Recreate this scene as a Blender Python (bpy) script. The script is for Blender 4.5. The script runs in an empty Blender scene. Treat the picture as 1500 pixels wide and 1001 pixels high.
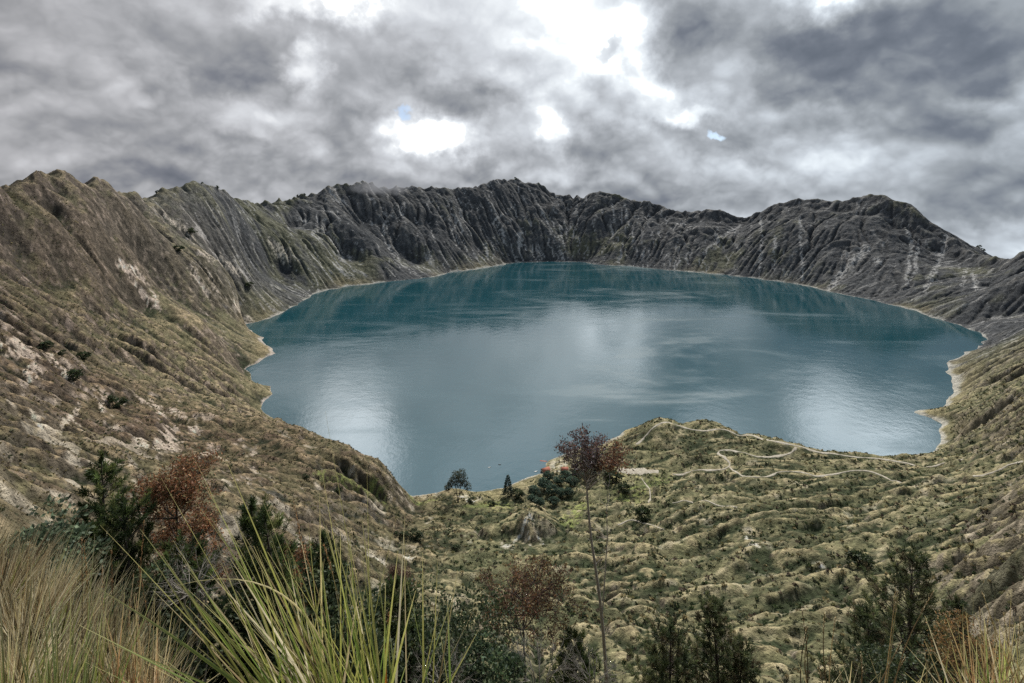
import bpy, math, random, time
import numpy as np
from mathutils import Vector, Matrix
T0 = time.time()
rng = np.random.default_rng(7)
random.seed(7)
sc = bpy.context.scene
COL = sc.collection
R = math.radians

# ------------------------------------------------------------------ camera
H = 400.0                    # eye height above the lake, metres
F, CX, YH = 750.0, 750.0, 285.0
cam_d = bpy.data.cameras.new('camera')
cam_d.sensor_width = 36.0
cam_d.lens = 36.0 * F / 1500.0
cam_d.shift_y = (YH - 500.5) / 1500.0
cam_d.clip_start = 0.05
cam_d.clip_end = 60000.0
cam = bpy.data.objects.new('camera', cam_d)
COL.objects.link(cam)
cam.location = (0, 0, H)
cam.rotation_euler = (R(90), 0, 0)
sc.camera = cam


def wp(px, py, d):
    """World point seen at photograph position px, py at depth d."""
    return ((px - CX) / F * d, d, H - (py - YH) / F * d)


def lakep(px, py):
    d = H * F / (py - YH)
    return ((px - CX) / F * d, d)


# ------------------------------------------------------------------ what goes where (photograph positions)
SKY_BASE = .555
BLOBS = [(470, 96, 32, 30, .45), (440, 2, 75, 24, .45), (628, 192, 62, 26, .55), (812, 188, 20, 32, .30), (840, 70, 110, 75, .34), (850, 110, 220, 110, .10), (640, 190, 150, 55, .10), (920, 80, 55, 60, .30), (940, 150, 70, 36, .30), (1005, 178, 50, 20, .35),
         (660, 45, 90, 40, .20), (1205, 225, 70, 42, .06), (1095, 88, 45, 30, .18), (1485, 155, 60, 60, .26), (410, 172, 110, 30, .12), (800, 255, 70, 22, .10), (1450, 335, 100, 45, .32), (1100, 250, 80, 25, .12), (210, 120, 90, 30, .08), (80, 200, 120, 40, .06),
         (1010, 50, 55, 75, -.34), (1170, 110, 95, 65, -.28), (1280, 60, 190, 90, -.16), (1350, 170, 85, 95, -.22), (1440, 60, 90, 60, -.14), (320, 50, 90, 55, -.20), (40, 50, 190, 70, -.10), (535, 182, 58, 30, -.30),
         (893, 80, 16, 10, -.35), (900, 135, 34, 34, -.34), (690, 140, 55, 18, -.20), (650, 118, 80, 16, -.08), (360, 120, 80, 30, -.14), (330, 245, 170, 40, -.13), (60, 275, 150, 30, -.05), (695, 230, 35, 22, -.16), (860, 215, 60, 30, -.14), (1040, 215, 60, 26, -.16), (1000, 270, 120, 25, -.05),
         (525, -75, 65, 70, .95), (760, -130, 300, 110, .4), (1250, -80, 95, 65, 1.0), (1060, -110, 60, 60, .5), (900, -330, 700, 150, .06)]
HOLES = [(595, 160, 16, 8), (1058, 213, 16, 8)]
SUN_E = 5.2
W1 = 10
PAINT = [
    ((.36, .345, .32), [([(1215, 424), (1232, 400), (1252, 378), (1272, 360)], 22), ([(1114, 318), (1116, 350), (1113, 392)], 9), ([(1085, 330), (1052, 352), (1030, 370)], 9),
                        ([(1172, 318), (1174, 360), (1176, 410)], 9), ([(1136, 345), (1133, 395)], 9), ([(1388, 345), (1376, 380), (1355, 428)], 12), ([(1330, 330), (1335, 360), (1328, 415)], 10),
                        ([(1345, 350), (1340, 400)], 8), ([(1050, 335), (1048, 365)], 10), ([(1285, 378), (1290, 384)], 14), ([(898, 300), (900, 325)], 8), ([(915, 298), (922, 330)], 8),
                        ([(775, 275), (800, 320), (808, 345)], 6), ([(755, 300), (722, 328), (740, 340)], 6), ([(820, 330), (828, 370)], 6), ([(1415, 395), (1410, 420)], 9), ([(1425, 400), (1430, 425)], 9),
                        ([(765, 350), (772, 366)], 8), ([(660, 340), (672, 322)], 8), ([(590, 300), (585, 318)], 8), ([(560, 345), (565, 330)], 10)], .8),
    ((.42, .37, .30), [([(245, 315), (262, 335)], 13), ([(255, 325), (280, 345)], 11), ([(182, 395), (205, 402)], 15), ([(300, 375), (330, 385), (350, 398)], 15), ([(405, 365), (425, 372)], 28), ([(285, 398), (300, 425)], 17),
                       ([(310, 405), (320, 430)], 12), ([(225, 430), (232, 450)], 10), ([(345, 455), (365, 465)], 12), ([(205, 420), (225, 445)], 9)], .85),
    ((.44, .39, .31), [([(10, 510), (45, 525), (95, 535)], 11), ([(95, 540), (110, 560)], 7), ([(60, 545), (50, 560)], 6), ([(150, 600), (155, 580)], 4), ([(195, 575), (240, 605)], 7), ([(225, 590), (240, 610)], 7), ([(255, 600), (290, 628)], 8),
                       ([(175, 630), (230, 660), (260, 645)], 8), ([(60, 615), (75, 632)], 5), ([(115, 590), (90, 630)], 2.0), ([(110, 620), (130, 640)], 3), ([(150, 660), (160, 680)], 2.5), ([(0, 500), (20, 512)], 10)], .85),
    ((.42, .38, .32), [([(680, 725), (690, 735), (700, 730)], 7), ([(800, 684), (820, 680), (850, 682)], 24), ([(760, 702), (785, 693)], 9), ([(1095, 775), (1110, 800)], 5), ([(745, 800), (765, 805)], 5), ([(776, 752), (768, 772), (752, 795)], 2.5), ([(778, 752), (788, 778), (800, 800)], 2.5), ([(774, 756), (776, 780), (778, 800)], 1.6), ([(736, 795), (755, 800), (768, 806)], 4), ([(540, 815), (565, 825)], 5), ([(600, 820), (610, 815)], 5), ([(1195, 825), (1210, 832)], 4)], .8),
    ((.19, .175, .09), [([(905, 700), (935, 720), (960, 715)], 38), ([(700, 742), (735, 742)], 22), ([(835, 752), (850, 740)], 16)], .7),
    ((.125, .15, .045), [([(925, 720), (960, 705)], 26), ([(850, 735), (835, 765)], 12), ([(700, 740), (735, 740)], 18), ([(480, 700), (560, 715)], 14), ([(640, 730), (610, 735)], 12)], .75),
    ((.05, .05, .05), [([(430, 730), (500, 745), (560, 760)], 14)], .5),
]
PATHS = [
    ([(932, 652), (945, 640), (958, 626), (972, 619), (990, 623), (1010, 629), (1040, 631), (1072, 633), (1100, 638), (1130, 645), (1160, 652), (1195, 661), (1230, 667), (1268, 671), (1300, 674), (1335, 681), (1358, 684), (1385, 678), (1410, 672)], 4.4),
    ([(905, 689), (930, 690), (965, 690)], 15.0),
    ([(985, 688), (1010, 688), (1040, 689), (1062, 688), (1069, 680), (1062, 671), (1052, 664), (1062, 660), (1085, 663), (1110, 669), (1135, 669), (1158, 664), (1167, 656)], 4.4),
    ([(1068, 683), (1082, 694), (1108, 699), (1140, 692), (1170, 692), (1200, 698), (1240, 692), (1290, 697), (1320, 705)], 3.2),
    ([(1425, 700), (1460, 691), (1500, 673)], 3.0),
    ([(985, 738), (1010, 736), (1040, 735), (1080, 742)], 2.6),
    ([(940, 700), (952, 718), (950, 735)], 2.0),
    ([(905, 770), (935, 766), (990, 772)], 2.0),
]

# ------------------------------------------------------------------ noise
_perm = rng.permutation(256)
_perm = np.concatenate([_perm, _perm, _perm]).astype(np.int32)
_ga = rng.random(256) * 2 * np.pi
_gx, _gy = np.cos(_ga).astype(np.float32), np.sin(_ga).astype(np.float32)


def pnoise(x, y):
    xi = np.floor(x).astype(np.int64)
    yi = np.floor(y).astype(np.int64)
    xf = (x - xi).astype(np.float32)
    yf = (y - yi).astype(np.float32)
    xi &= 255
    yi &= 255
    u = xf * xf * xf * (xf * (xf * 6 - 15) + 10)
    v = yf * yf * yf * (yf * (yf * 6 - 15) + 10)
    a, b = _perm[xi] + yi, _perm[xi + 1] + yi

    def g(h, dx, dy):
        h = _perm[h]
        return _gx[h] * dx + _gy[h] * dy
    n0 = g(a, xf, yf) * (1 - u) + g(b, xf - 1, yf) * u
    n1 = g(a + 1, xf, yf - 1) * (1 - u) + g(b + 1, xf - 1, yf - 1) * u
    return (n0 * (1 - v) + n1 * v) * 1.5


def fbm(x, y, o=4, lac=2.03, gain=0.5):
    s, a = 0.0, 1.0
    for k in range(o):
        s = s + a * pnoise(x + 17.3 * k, y - 9.1 * k)
        x, y, a = x * lac, y * lac, a * gain
    return s


def ridged(x, y, o=4, lac=2.1, gain=0.5):
    s, a, t = 0.0, 1.0, 0.0
    for k in range(o):
        s = s + a * (1 - np.abs(pnoise(x + 31.7 * k, y + 5.3 * k)) * 1.6)
        t += a
        x, y, a = x * lac, y * lac, a * gain
    return s / t


def sstep(a, b, x):
    t = np.clip((x - a) / (b - a), 0, 1)
    return t * t * (3 - 2 * t)


# ------------------------------------------------------------------ terrain control points
shore_px = [(600, 727), (640, 722), (662, 714), (700, 721), (740, 714), (770, 700), (797, 692), (800, 676), (830, 664), (880, 652)]
shore = [lakep(*p) for p in shore_px]
shore += [(190, 868), (235, 885), (285, 872), (335, 852), (390, 828), (450, 800), (500, 782), (560, 778), (610, 785)]
shore += [lakep(*p) for p in [(1368, 663), (1378, 640), (1381, 622), (1360, 611), (1336, 606), (1362, 600), (1386, 592), (1397, 575), (1392, 558), (1383, 545),
                              (1386, 532), (1405, 524), (1432, 510), (1447, 497), (1436, 487), (1410, 479), (1385, 471), (1350, 460), (1320, 450), (1270, 438), (1212, 427),
                              (1160, 415), (1100, 407), (1050, 402), (1000, 397.5), (960, 394), (920, 390), (880, 388.5), (850, 384), (800, 383.5), (755, 385),
                              (720, 391), (692, 395.5), (660, 399), (640, 405), (610, 409), (575, 412), (540, 417), (505, 420), (465, 429),
                              (440, 443), (418, 456), (395, 467), (358, 475), (372, 490), (390, 505), (405, 518), (384, 527), (358, 541), (372, 560), (400, 578), (382, 598)]]
shore += [(-400, 880), (-330, 830), (-250, 790), (-185, 735), (-160, 705)]
shore = np.array(shore)


def refine(poly, step, amp):
    out = []
    n = len(poly)
    for i in range(n):
        a, b = poly[i], poly[(i + 1) % n]
        L = np.hypot(*(b - a))
        k = max(1, int(L / step))
        nx, ny = -(b - a)[1] / L, (b - a)[0] / L
        for j in range(k):
            t = j / k
            p = a * (1 - t) + b * t
            w = amp * math.sin(math.pi * t) * (pnoise(np.array([p[0] / 45.]), np.array([p[1] / 45.]))[0]
                                              + .5 * pnoise(np.array([p[0] / 18.]), np.array([p[1] / 18.]))[0])
            out.append((p[0] + nx * w, p[1] + ny * w))
    return np.array(out)


shore_f = refine(shore, 22.0, 22.0)
LC = np.array([330.0, 1800.0])           # middle of the lake

rim_px = [(-60, 290, 760), (0, 275, 860), (40, 265, 950), (90, 254, 1080), (125, 262, 1200), (160, 268, 1310), (190, 279, 1420), (208, 288, 1500), (238, 275, 1620), (290, 267, 1830),
          (320, 275, 1990), (350, 292, 2200), (400, 290, 2450), (440, 283, 2640), (490, 268, 2830), (530, 264, 2930), (600, 271, 3080), (650, 272, 3180), (690, 271, 3280),
          (725, 263, 3420), (750, 257, 3560), (790, 267, 3600), (830, 285, 3560), (880, 277, 3500), (920, 288, 3420), (960, 297, 3330), (1020, 305, 3180), (1050, 303, 3110),
          (1090, 313, 3030), (1120, 303, 2960), (1180, 287, 2810), (1240, 287, 2700), (1280, 280, 2620), (1325, 291, 2500), (1350, 312, 2400), (1400, 346, 2230), (1435, 371, 2080),
          (1500, 371, 1850), (1580, 350, 1620)]
CP = []
rim = np.array([wp(*p) for p in rim_px])
CREST = 34.0              # the crest itself is a sharp edge added on top
for x, y, z in rim:
    CP.append((x, y, z - CREST))
    d = np.array([x, y]) - LC
    d /= np.hypot(*d)
    CP.append((x - d[0] * 70, y - d[1] * 70, z - 78))
    CP.append((x + d[0] * 70, y + d[1] * 70, z - 66))
    CP.append((x + d[0] * 420, y + d[1] * 420, z - 190))
    CP.append((x + d[0] * 1500, y + d[1] * 1500, z - 650))
for i in range(0, len(shore_f), 2):
    CP.append((shore_f[i][0], shore_f[i][1], 0.0))
for a in np.linspace(0, 2 * np.pi, 24, endpoint=False):
    for k in (0.25, 0.55):
        CP.append((LC[0] + 900 * k * math.cos(a), LC[1] + 1000 * k * math.sin(a), -90))
for i in range(11, len(rim), 1):
    x, y, z = rim[i]
    k = np.argmin(np.hypot(shore_f[:, 0] - x, shore_f[:, 1] - y))
    sx, sy = shore_f[k]
    for t, hz in ((.12, .16), (.35, .42), (.6, .66)):
        CP.append((sx + (x - sx) * t, sy + (y - sy) * t, (z - 20) * hz))
# left wall and the left spur, basin, right slope  (px, py, depth)
for p in [
    (0, 350, 780), (60, 330, 950), (0, 420, 640), (100, 420, 830), (0, 480, 500), (60, 500, 520), (200, 450, 1020), (200, 380, 1220), (200, 330, 1350), (300, 470, 1100), (300, 400, 1400), (300, 330, 1680), (250, 340, 1500),
    (140, 540, 560), (220, 560, 640), (300, 590, 760), (350, 590, 830), (310, 540, 950), (220, 500, 840), (330, 500, 1200), (350, 420, 1550), (350, 360, 1900), (420, 400, 2100), (430, 340, 2400), (500, 390, 2400), (520, 330, 2650), (600, 380, 2620), (620, 330, 2850),
    (385, 604, 850), (440, 624, 730), (500, 648, 655), (560, 680, 610), (588, 712, 625), (600, 724, 655),
    (0, 540, 400), (100, 560, 450), (200, 600, 500), (300, 625, 560), (0, 640, 215), (100, 640, 300), (200, 670, 340), (300, 690, 380), (400, 660, 560), (450, 690, 520), (500, 700, 540),
    (0, 720, 110), (60, 760, 110), (150, 760, 170), (250, 760, 240), (350, 740, 330), (420, 740, 370), (480, 760, 400), (540, 740, 520), (580, 755, 560), (560, 790, 470),
    (100, 850, 90), (200, 880, 120), (300, 850, 210), (400, 830, 290), (400, 950, 170), (500, 860, 320), (550, 920, 240), (600, 850, 400), (640, 790, 530), (620, 745, 640),
    (660, 735, 660), (700, 742, 640), (740, 735, 660), (690, 780, 560), (730, 770, 580), (775, 749, 522), (775, 740, 590), (775, 770, 514), (740, 790, 500), (812, 795, 505), (720, 822, 478), (790, 830, 480),
    (840, 790, 520), (815, 760, 580), (850, 740, 630), (800, 715, 690), (830, 690, 728), (860, 672, 770), (900, 700, 685), (950, 690, 690), (930, 730, 620), (960, 760, 550), (900, 650, 800), (925, 645, 800),
    (940, 628, 810), (967, 613, 800), (990, 622, 800), (1040, 613, 825), (1075, 631, 805), (1010, 640, 770), (960, 655, 740), (920, 668, 725), (1000, 660, 730), (1060, 668, 700), (1080, 645, 745), (1130, 643, 740),
    (1165, 655, 712), (1230, 663, 712), (1265, 661, 722), (1300, 670, 705), (1350, 684, 690), (1410, 660, 690), (1100, 690, 650), (1180, 680, 665), (1250, 690, 640), (1050, 685, 670), (1010, 690, 672),
    (1000, 720, 600), (1100, 720, 585), (1200, 720, 570), (1300, 710, 580), (1400, 700, 560), (1460, 690, 520), (1100, 760, 500), (1200, 760, 490), (1300, 760, 470), (1400, 740, 455), (1000, 790, 475),
    (1100, 800, 435), (1200, 800, 420), (1300, 800, 400), (1400, 800, 350), (1480, 760, 320), (900, 800, 480), (870, 850, 405), (950, 850, 400), (1050, 850, 380), (1150, 850, 365), (1250, 850, 350), (1350, 850, 310),
    (1450, 830, 260), (1480, 900, 180), (1400, 900, 240), (1300, 900, 285), (1200, 900, 300), (1100, 920, 285), (1000, 920, 290), (900, 920, 290), (800, 900, 320), (700, 880, 360), (680, 840, 430), (640, 920, 275), (750, 960, 250),
    (1000, 1000, 212), (1200, 1000, 205), (1350, 980, 190), (1470, 1000, 120), (850, 1000, 215), (650, 1010, 190), (500, 1010, 150),
    (1420, 640, 720), (1440, 600, 800), (1410, 600, 880), (1400, 640, 800), (1500, 560, 800), (1500, 510, 1000), (1480, 480, 1350), (1490, 470, 1480), (1500, 640, 560), (1500, 600, 660), (1440, 560, 960), (1420, 540, 1080), (1500, 720, 370),
    (1500, 800, 230), (1460, 430, 1720), (1500, 420, 1560),
]:
    CP.append(wp(*p))
# around and behind the viewpoint (x, y, z)
for p in [(0, 0, 398.3), (-.8, 1.5, 397.5), (0, 2, 397.7), (2, 2, 397.4), (-3, 3, 397.3), (-2, 3, 396.7), (-1, 4, 395.4), (-5, 5, 396.2), (-7, 6.5, 395.4), (-4, 7, 392), (-9, 9, 392), (2.9, 3, 396.5), (5, 4, 395.2), (1, 4, 395.6),
          (0, 10, 389), (-8, 14, 384), (8, 10, 390), (0, 30, 366), (-25, 30, 371), (25, 30, 368), (0, 60, 335), (-50, 60, 345), (50, 60, 343), (-90, 60, 374), (0, 100, 294), (-80, 100, 315), (70, 100, 303), (0, 140, 255),
          (-100, 20, 402), (-300, 150, 412), (-520, 360, 425), (60, 20, 392), (150, 110, 340), (220, 100, 375), (500, 300, 330), (900, 600, 300), (1400, 950, 280), (1750, 1250, 240), (500, 100, 370), (1000, 200, 330),
          (0, -15, 397), (0, -150, 380), (-300, -150, 370), (300, -150, 360), (-1000, -600, 250), (1000, -600, 250), (0, -1000, 220), (-900, 300, 330), (-1600, 600, 200), (1500, 200, 200), (2500, 800, 100), (0, -4000, -300), (4000, -2000, -300), (-4000, -2000, -300),
          (-5500, 2500, -900), (5500, 3000, -900), (0, 7500, -1300), (4200, 7000, -1300), (-4200, 7000, -1300), (0, 14000, -2600), (9000, 11000, -2600), (-9000, 11000, -2600), (13000, 3000, -2200), (-13000, 3000, -2200)]:
    CP.append(p)
CP = np.array(CP)


def logpolar(x, y):
    r = np.hypot(x, y)
    return np.log(np.maximum(r, 0.8)), np.arctan2(x, y), r


cu, cth, cr = logpolar(CP[:, 0], CP[:, 1])
ct = (CP[:, 2] - H) / np.maximum(cr, 0.8)
ct[cr < 0.1] = -1.7 / 0.8
back = np.abs(cth) > 2.0
cu = np.concatenate([cu, cu[back]])
ct = np.concatenate([ct, ct[back]])
cth = np.concatenate([cth, cth[back] - np.sign(cth[back]) * 2 * np.pi])


def tk(d2):
    return d2 * np.log(d2 + 1e-12)


n = len(cu)
A = np.zeros((n + 3, n + 3))
A[:n, :n] = tk((cu[:, None] - cu) ** 2 + (cth[:, None] - cth) ** 2) + np.eye(n) * 2e-4
A[:n, n:] = np.stack([np.ones(n), cu, cth], 1)
A[n:, :n] = A[:n, n:].T
wts = np.linalg.solve(A, np.concatenate([ct, np.zeros(3)]))
UA, UB, DU, DT = -0.25, 9.6, 0.02, 0.011
us = np.arange(UA, UB, DU)
ths = np.arange(-np.pi - .02, np.pi + .03, DT)
TG = np.zeros((len(us), len(ths)), np.float32)
for i0 in range(0, len(us), 8):
    uu, tt = np.meshgrid(us[i0:i0 + 8], ths, indexing='ij')
    d2 = (uu[..., None] - cu) ** 2 + (tt[..., None] - cth) ** 2
    TG[i0:i0 + 8] = (d2 * np.log(d2 + 1e-12)) @ wts[:n] + wts[n] + wts[n + 1] * uu + wts[n + 2] * tt


def bil(G, fi, fj):
    fi = np.clip(fi, 0, G.shape[0] - 1.001)
    fj = np.clip(fj, 0, G.shape[1] - 1.001)
    i = fi.astype(np.int32)
    j = fj.astype(np.int32)
    a = (fi - i).astype(np.float32)
    b = (fj - j).astype(np.float32)
    return (G[i, j] * (1 - a) + G[i + 1, j] * a) * (1 - b) + (G[i, j + 1] * (1 - a) + G[i + 1, j + 1] * a) * b


def base_h(x, y):
    u, th, r = logpolar(x, y)
    return H + bil(TG, (u - UA) / DU, (th - ths[0]) / DT) * np.maximum(r, 0.8)


print('tps', n, time.time() - T0)


# ------------------------------------------------------------------ regular grids + erosion
class Grid:
    def __init__(s, x0, x1, y0, y1, c):
        s.x0, s.y0, s.c = x0, y0, c
        s.xs = np.arange(x0, x1, c)
        s.ys = np.arange(y0, y1, c)
        s.X, s.Y = np.meshgrid(s.xs, s.ys, indexing='ij')

    def at(s, G, x, y):
        return bil(G, (x - s.x0) / s.c, (y - s.y0) / s.c)

    def inside(s, x, y, m):
        return np.minimum(np.minimum(x - s.xs[0], s.xs[-1] - x), np.minimum(y - s.ys[0], s.ys[-1] - y)) / m


def signed_shore(x, y):
    """Distance to the shoreline, positive on land."""
    sh = x.shape
    x, y = x.ravel().astype(np.float32), y.ravel().astype(np.float32)
    best = np.full(x.shape, 1e12, np.float32)
    ins = np.zeros(x.shape, bool)
    P = shore_f.astype(np.float32)
    for i in range(len(P)):
        ax, ay = P[i]
        bx, by = P[(i + 1) % len(P)]
        dx, dy = bx - ax, by - ay
        t = np.clip(((x - ax) * dx + (y - ay) * dy) / (dx * dx + dy * dy + 1e-9), 0, 1)
        best = np.minimum(best, (x - ax - t * dx) ** 2 + (y - ay - t * dy) ** 2)
        c = (ay > y) != (by > y)
        if abs(dy) > 1e-9:
            ins ^= c & (x < dx * (y - ay) / dy + ax)
    d = np.sqrt(best)
    return np.where(ins, -d, d).reshape(sh)


def box(h, k=1):
    for _ in range(k):
        p = np.pad(h, 1, mode='edge')
        h = (p[1:-1, 1:-1] * 4 + (p[:-2, 1:-1] + p[2:, 1:-1] + p[1:-1, :-2] + p[1:-1, 2:]) * 2
             + p[:-2, :-2] + p[2:, 2:] + p[:-2, 2:] + p[2:, :-2]) / 16
    return h


def erode(h, c, rounds, n, steps, mask, cap=4.0, er=0.35, dep=0.08, inertia=0.15, lim=0.03, smooth=.1):
    nx, ny = h.shape
    flow = np.zeros(h.size, np.float32)
    h = (h / c).astype(np.float32)
    idx = np.flatnonzero(mask.ravel())
    for rd in range(rounds):
        pick = rng.choice(idx, n)
        px = (pick // ny + rng.random(n)).astype(np.float32)
        py = (pick % ny + rng.random(n)).astype(np.float32)
        dx = np.zeros(n, np.float32)
        dy = np.zeros(n, np.float32)
        sed = np.zeros(n, np.float32)
        vel = np.ones(n, np.float32)
        hf = h.ravel()
        for st in range(steps):
            ok = (px > 1) & (px < nx - 3) & (py > 1) & (py < ny - 3)
            if not ok.all():
                px, py, dx, dy, sed, vel = (q[ok] for q in (px, py, dx, dy, sed, vel))
            i = px.astype(np.int32)
            j = py.astype(np.int32)
            a = px - i
            b = py - j
            k = i * ny + j
            h00, h10, h01, h11 = hf[k], hf[k + ny], hf[k + 1], hf[k + ny + 1]
            gx = (h10 - h00) * (1 - b) + (h11 - h01) * b
            gy = (h01 - h00) * (1 - a) + (h11 - h10) * a
            h0 = (h00 * (1 - a) + h10 * a) * (1 - b) + (h01 * (1 - a) + h11 * a) * b
            dx = dx * inertia - gx * (1 - inertia)
            dy = dy * inertia - gy * (1 - inertia)
            L = np.sqrt(dx * dx + dy * dy) + 1e-6
            dx, dy = dx / L, dy / L
            nxp, nyp = px + dx, py + dy
            i2 = nxp.astype(np.int32)
            j2 = nyp.astype(np.int32)
            a2 = nxp - i2
            b2 = nyp - j2
            k2 = i2 * ny + j2
            h1 = (hf[k2] * (1 - a2) + hf[k2 + ny] * a2) * (1 - b2) + (hf[k2 + 1] * (1 - a2) + hf[k2 + ny + 1] * a2) * b2
            dh = h1 - h0
            w = np.float32(0.985 ** st)
            C = np.maximum(-dh, 0.01) * vel * w * cap
            amt = np.where(dh > 0, -np.minimum(dh, sed), np.where(sed > C, -(sed - C) * dep, np.minimum((C - sed) * er, -dh)))
            w00, w10, w01, w11 = (1 - a) * (1 - b), a * (1 - b), (1 - a) * b, a * b
            kk = np.concatenate([k, k + ny, k + 1, k + ny + 1])
            hf -= np.clip(np.bincount(kk, np.concatenate([amt * w00, amt * w10, amt * w01, amt * w11]), hf.size).astype(np.float32) * 0.35, -lim, lim)
            flow += np.bincount(k, minlength=hf.size)
            sed = sed + amt * 0.35
            vel = np.minimum(np.sqrt(np.maximum(vel * vel - dh * 0.6, 0.05)), 4)
            px, py = nxp, nyp
        h = hf.reshape(nx, ny)
        h = h * (1 - smooth) + box(h) * smooth
    return h * c, flow.reshape(nx, ny)


def shore_fix(h, s):
    """Land rises gently from the waterline, the bed falls away from it."""
    land = np.where(s < 400, np.maximum(h, np.minimum(0.22 * s, 2.5 + 0.05 * s) * (1 - sstep(250, 400, s))), h)
    k = sstep(0, 30, s)
    land = land * k + np.minimum(land, 0.5 * s + 0.3) * (1 - k)
    return np.where(s > 0, land, np.maximum(-0.6 * np.abs(s), -60) - 0.3)


def polyline_dist(P, x, y):
    best = np.full(x.shape, 1e9, np.float32)
    for (ax, ay), (bx, by) in zip(P[:-1], P[1:]):
        dx, dy = bx - ax, by - ay
        t = np.clip(((x - ax) * dx + (y - ay) * dy) / (dx * dx + dy * dy + 1e-9), 0, 1)
        best = np.minimum(best, np.hypot(x - ax - t * dx, y - ay - t * dy))
    return best


G1 = Grid(-2700, 3300, -260, 5000, 6.0)
X, Y = G1.X, G1.Y
S1 = signed_shore(X[::2, ::2], Y[::2, ::2])
ii, jj = np.meshgrid(np.arange(X.shape[0]) / 2, np.arange(X.shape[1]) / 2, indexing='ij')
S1 = bil(S1, ii, jj)
RD = polyline_dist(rim[:, :2], X + 22 * fbm(X / 130, Y / 130, 4), Y + 22 * fbm(X / 130 + 5, Y / 130, 4))
h = base_h(X, Y)
rr = np.hypot(X, Y)
far = sstep(150, 900, rr)
relief = sstep(0, 160, S1)
wx, wy = fbm(X / 400, Y / 400, 3) * 60, fbm(X / 400 + 9, Y / 400, 3) * 60
angL = np.arctan2(Y - LC[1], X - LC[0])
arc = angL * 1300
# spurs and gullies running down the crater wall
spur = ridged(arc / 340 + wx / 75 + fbm(X / 240 + 5, Y / 240, 3) * .25, S1 / 900 + 3.3 + wy / 150, 4, 2.1, .42)
basw = sstep(-260, -40, X + .15 * Y) * sstep(1050, 850, rr)
wallm = far * relief * (1 - .85 * basw) * (.68 - .2 * sstep(900, 1350, X))
top_ = 1 - .6 * sstep(250, 430, h)
crag = ridged(arc / 150 + wx / 60, S1 / 330 + wy / 90, 5, 2.05, .52)
h = h + wallm * top_ * ((spur - .62) * 22 + (crag - .6) * 24 + (ridged(arc / 700 + wx / 90, S1 / 1400 + .6 + wy / 200, 3) - .6) * 85) * sstep(-1, 500, S1) ** .5
h = h + wallm * ((ridged((X + wx) / 260, (Y + wy) / 260, 6, 2.05, .55) - .62) * 30 + fbm((X + wx) / 300, (Y + wy) / 300, 2) * 8)
h = h + (1 - far) * sstep(25, 150, rr) * relief * (1 - .7 * basw) * (fbm((X + wx) / 90, (Y + wy) / 90, 4) * 5)
h = np.where((S1 > 0) & (S1 < 420), np.maximum(h, 0.5), h)
land = (S1 > 5) & (rr > 60)
he, flow1 = erode(h, G1.c, 4, 80000, 90, land, cap=4.0, dep=.02, smooth=.03)
E1 = (he - h)
# sharp broken crest line
he = he + CREST * np.exp(-RD / 60) + np.exp(-RD / 70) * (ridged(X / 75, Y / 75, 3) - .62) * 34 * sstep(600, 900, rr) * (1 - .5 * sstep(900, 1350, X))
h1 = shore_fix(he, S1)
print('erode1', time.time() - T0, E1.min(), E1.max())

G2 = Grid(-640, 960, -40, 1000, 2.0)
X, Y = G2.X, G2.Y
S2 = G1.at(S1, X, Y)
rr = np.hypot(X, Y)
h = G1.at(h1, X, Y)
b = base_h(X, Y)
kb = sstep(20, 70, rr)
h = b * (1 - kb) + h * kb
amp = sstep(30, 120, rr) * sstep(0, 40, S2)
wx, wy = fbm(X / 120, Y / 120, 3) * 25, fbm(X / 120 + 9, Y / 120 + 4, 3) * 25
basin = sstep(-160, 60, X) * sstep(0, 60, rr)
# hummocks and eroded terraces, elongated across the slope in the basin
n1 = ridged((X + wx) / 190, (Y + wy) / 60, 3)
h = h + amp * basin * (n1 - .6) * 12
h = h + amp * (1 - basin) * (ridged((X + wx + Y * .5) / 70, (Y + wy) / 90, 4) - .6) * 9
# long slumped ledges that follow the contours, their steep face towards the rim
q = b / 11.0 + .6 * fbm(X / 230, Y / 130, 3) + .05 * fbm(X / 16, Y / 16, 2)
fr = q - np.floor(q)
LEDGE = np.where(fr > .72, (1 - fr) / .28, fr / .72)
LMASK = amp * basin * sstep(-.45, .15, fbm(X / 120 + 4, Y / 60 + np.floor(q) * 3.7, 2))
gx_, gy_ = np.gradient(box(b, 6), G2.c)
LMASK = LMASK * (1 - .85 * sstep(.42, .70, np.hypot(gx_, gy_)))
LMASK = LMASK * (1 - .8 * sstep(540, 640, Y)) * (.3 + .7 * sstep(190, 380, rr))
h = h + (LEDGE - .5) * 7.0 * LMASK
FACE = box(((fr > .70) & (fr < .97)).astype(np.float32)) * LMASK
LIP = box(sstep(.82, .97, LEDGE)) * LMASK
# the bare pointed hillock in the hollow
ax, ay, az = wp(776, 747, 522)
hd_ = np.hypot((X - ax) / 75, (Y - ay) / 60)
h = np.where(hd_ < 1.6, h + (np.minimum(h, az - 22) - h) * np.exp(-hd_ ** 2 * 2), h)
dxy = np.abs(X - ax) * .75 + np.abs(Y - ay) * .85 + 4 * fbm(X / 14, Y / 14, 3)
h = np.where(dxy < 60, np.maximum(h, az - dxy * .8), h)
h = np.where(S2 > 0, np.maximum(h, .4), h)
he, flow2 = erode(h, G2.c, 2, 50000, 50, (S2 > 3) & (rr > 60), cap=2.0, er=.2)
E2 = he - h
h2 = shore_fix(he, S2)
print('erode2', time.time() - T0, E2.min(), E2.max())


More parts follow.
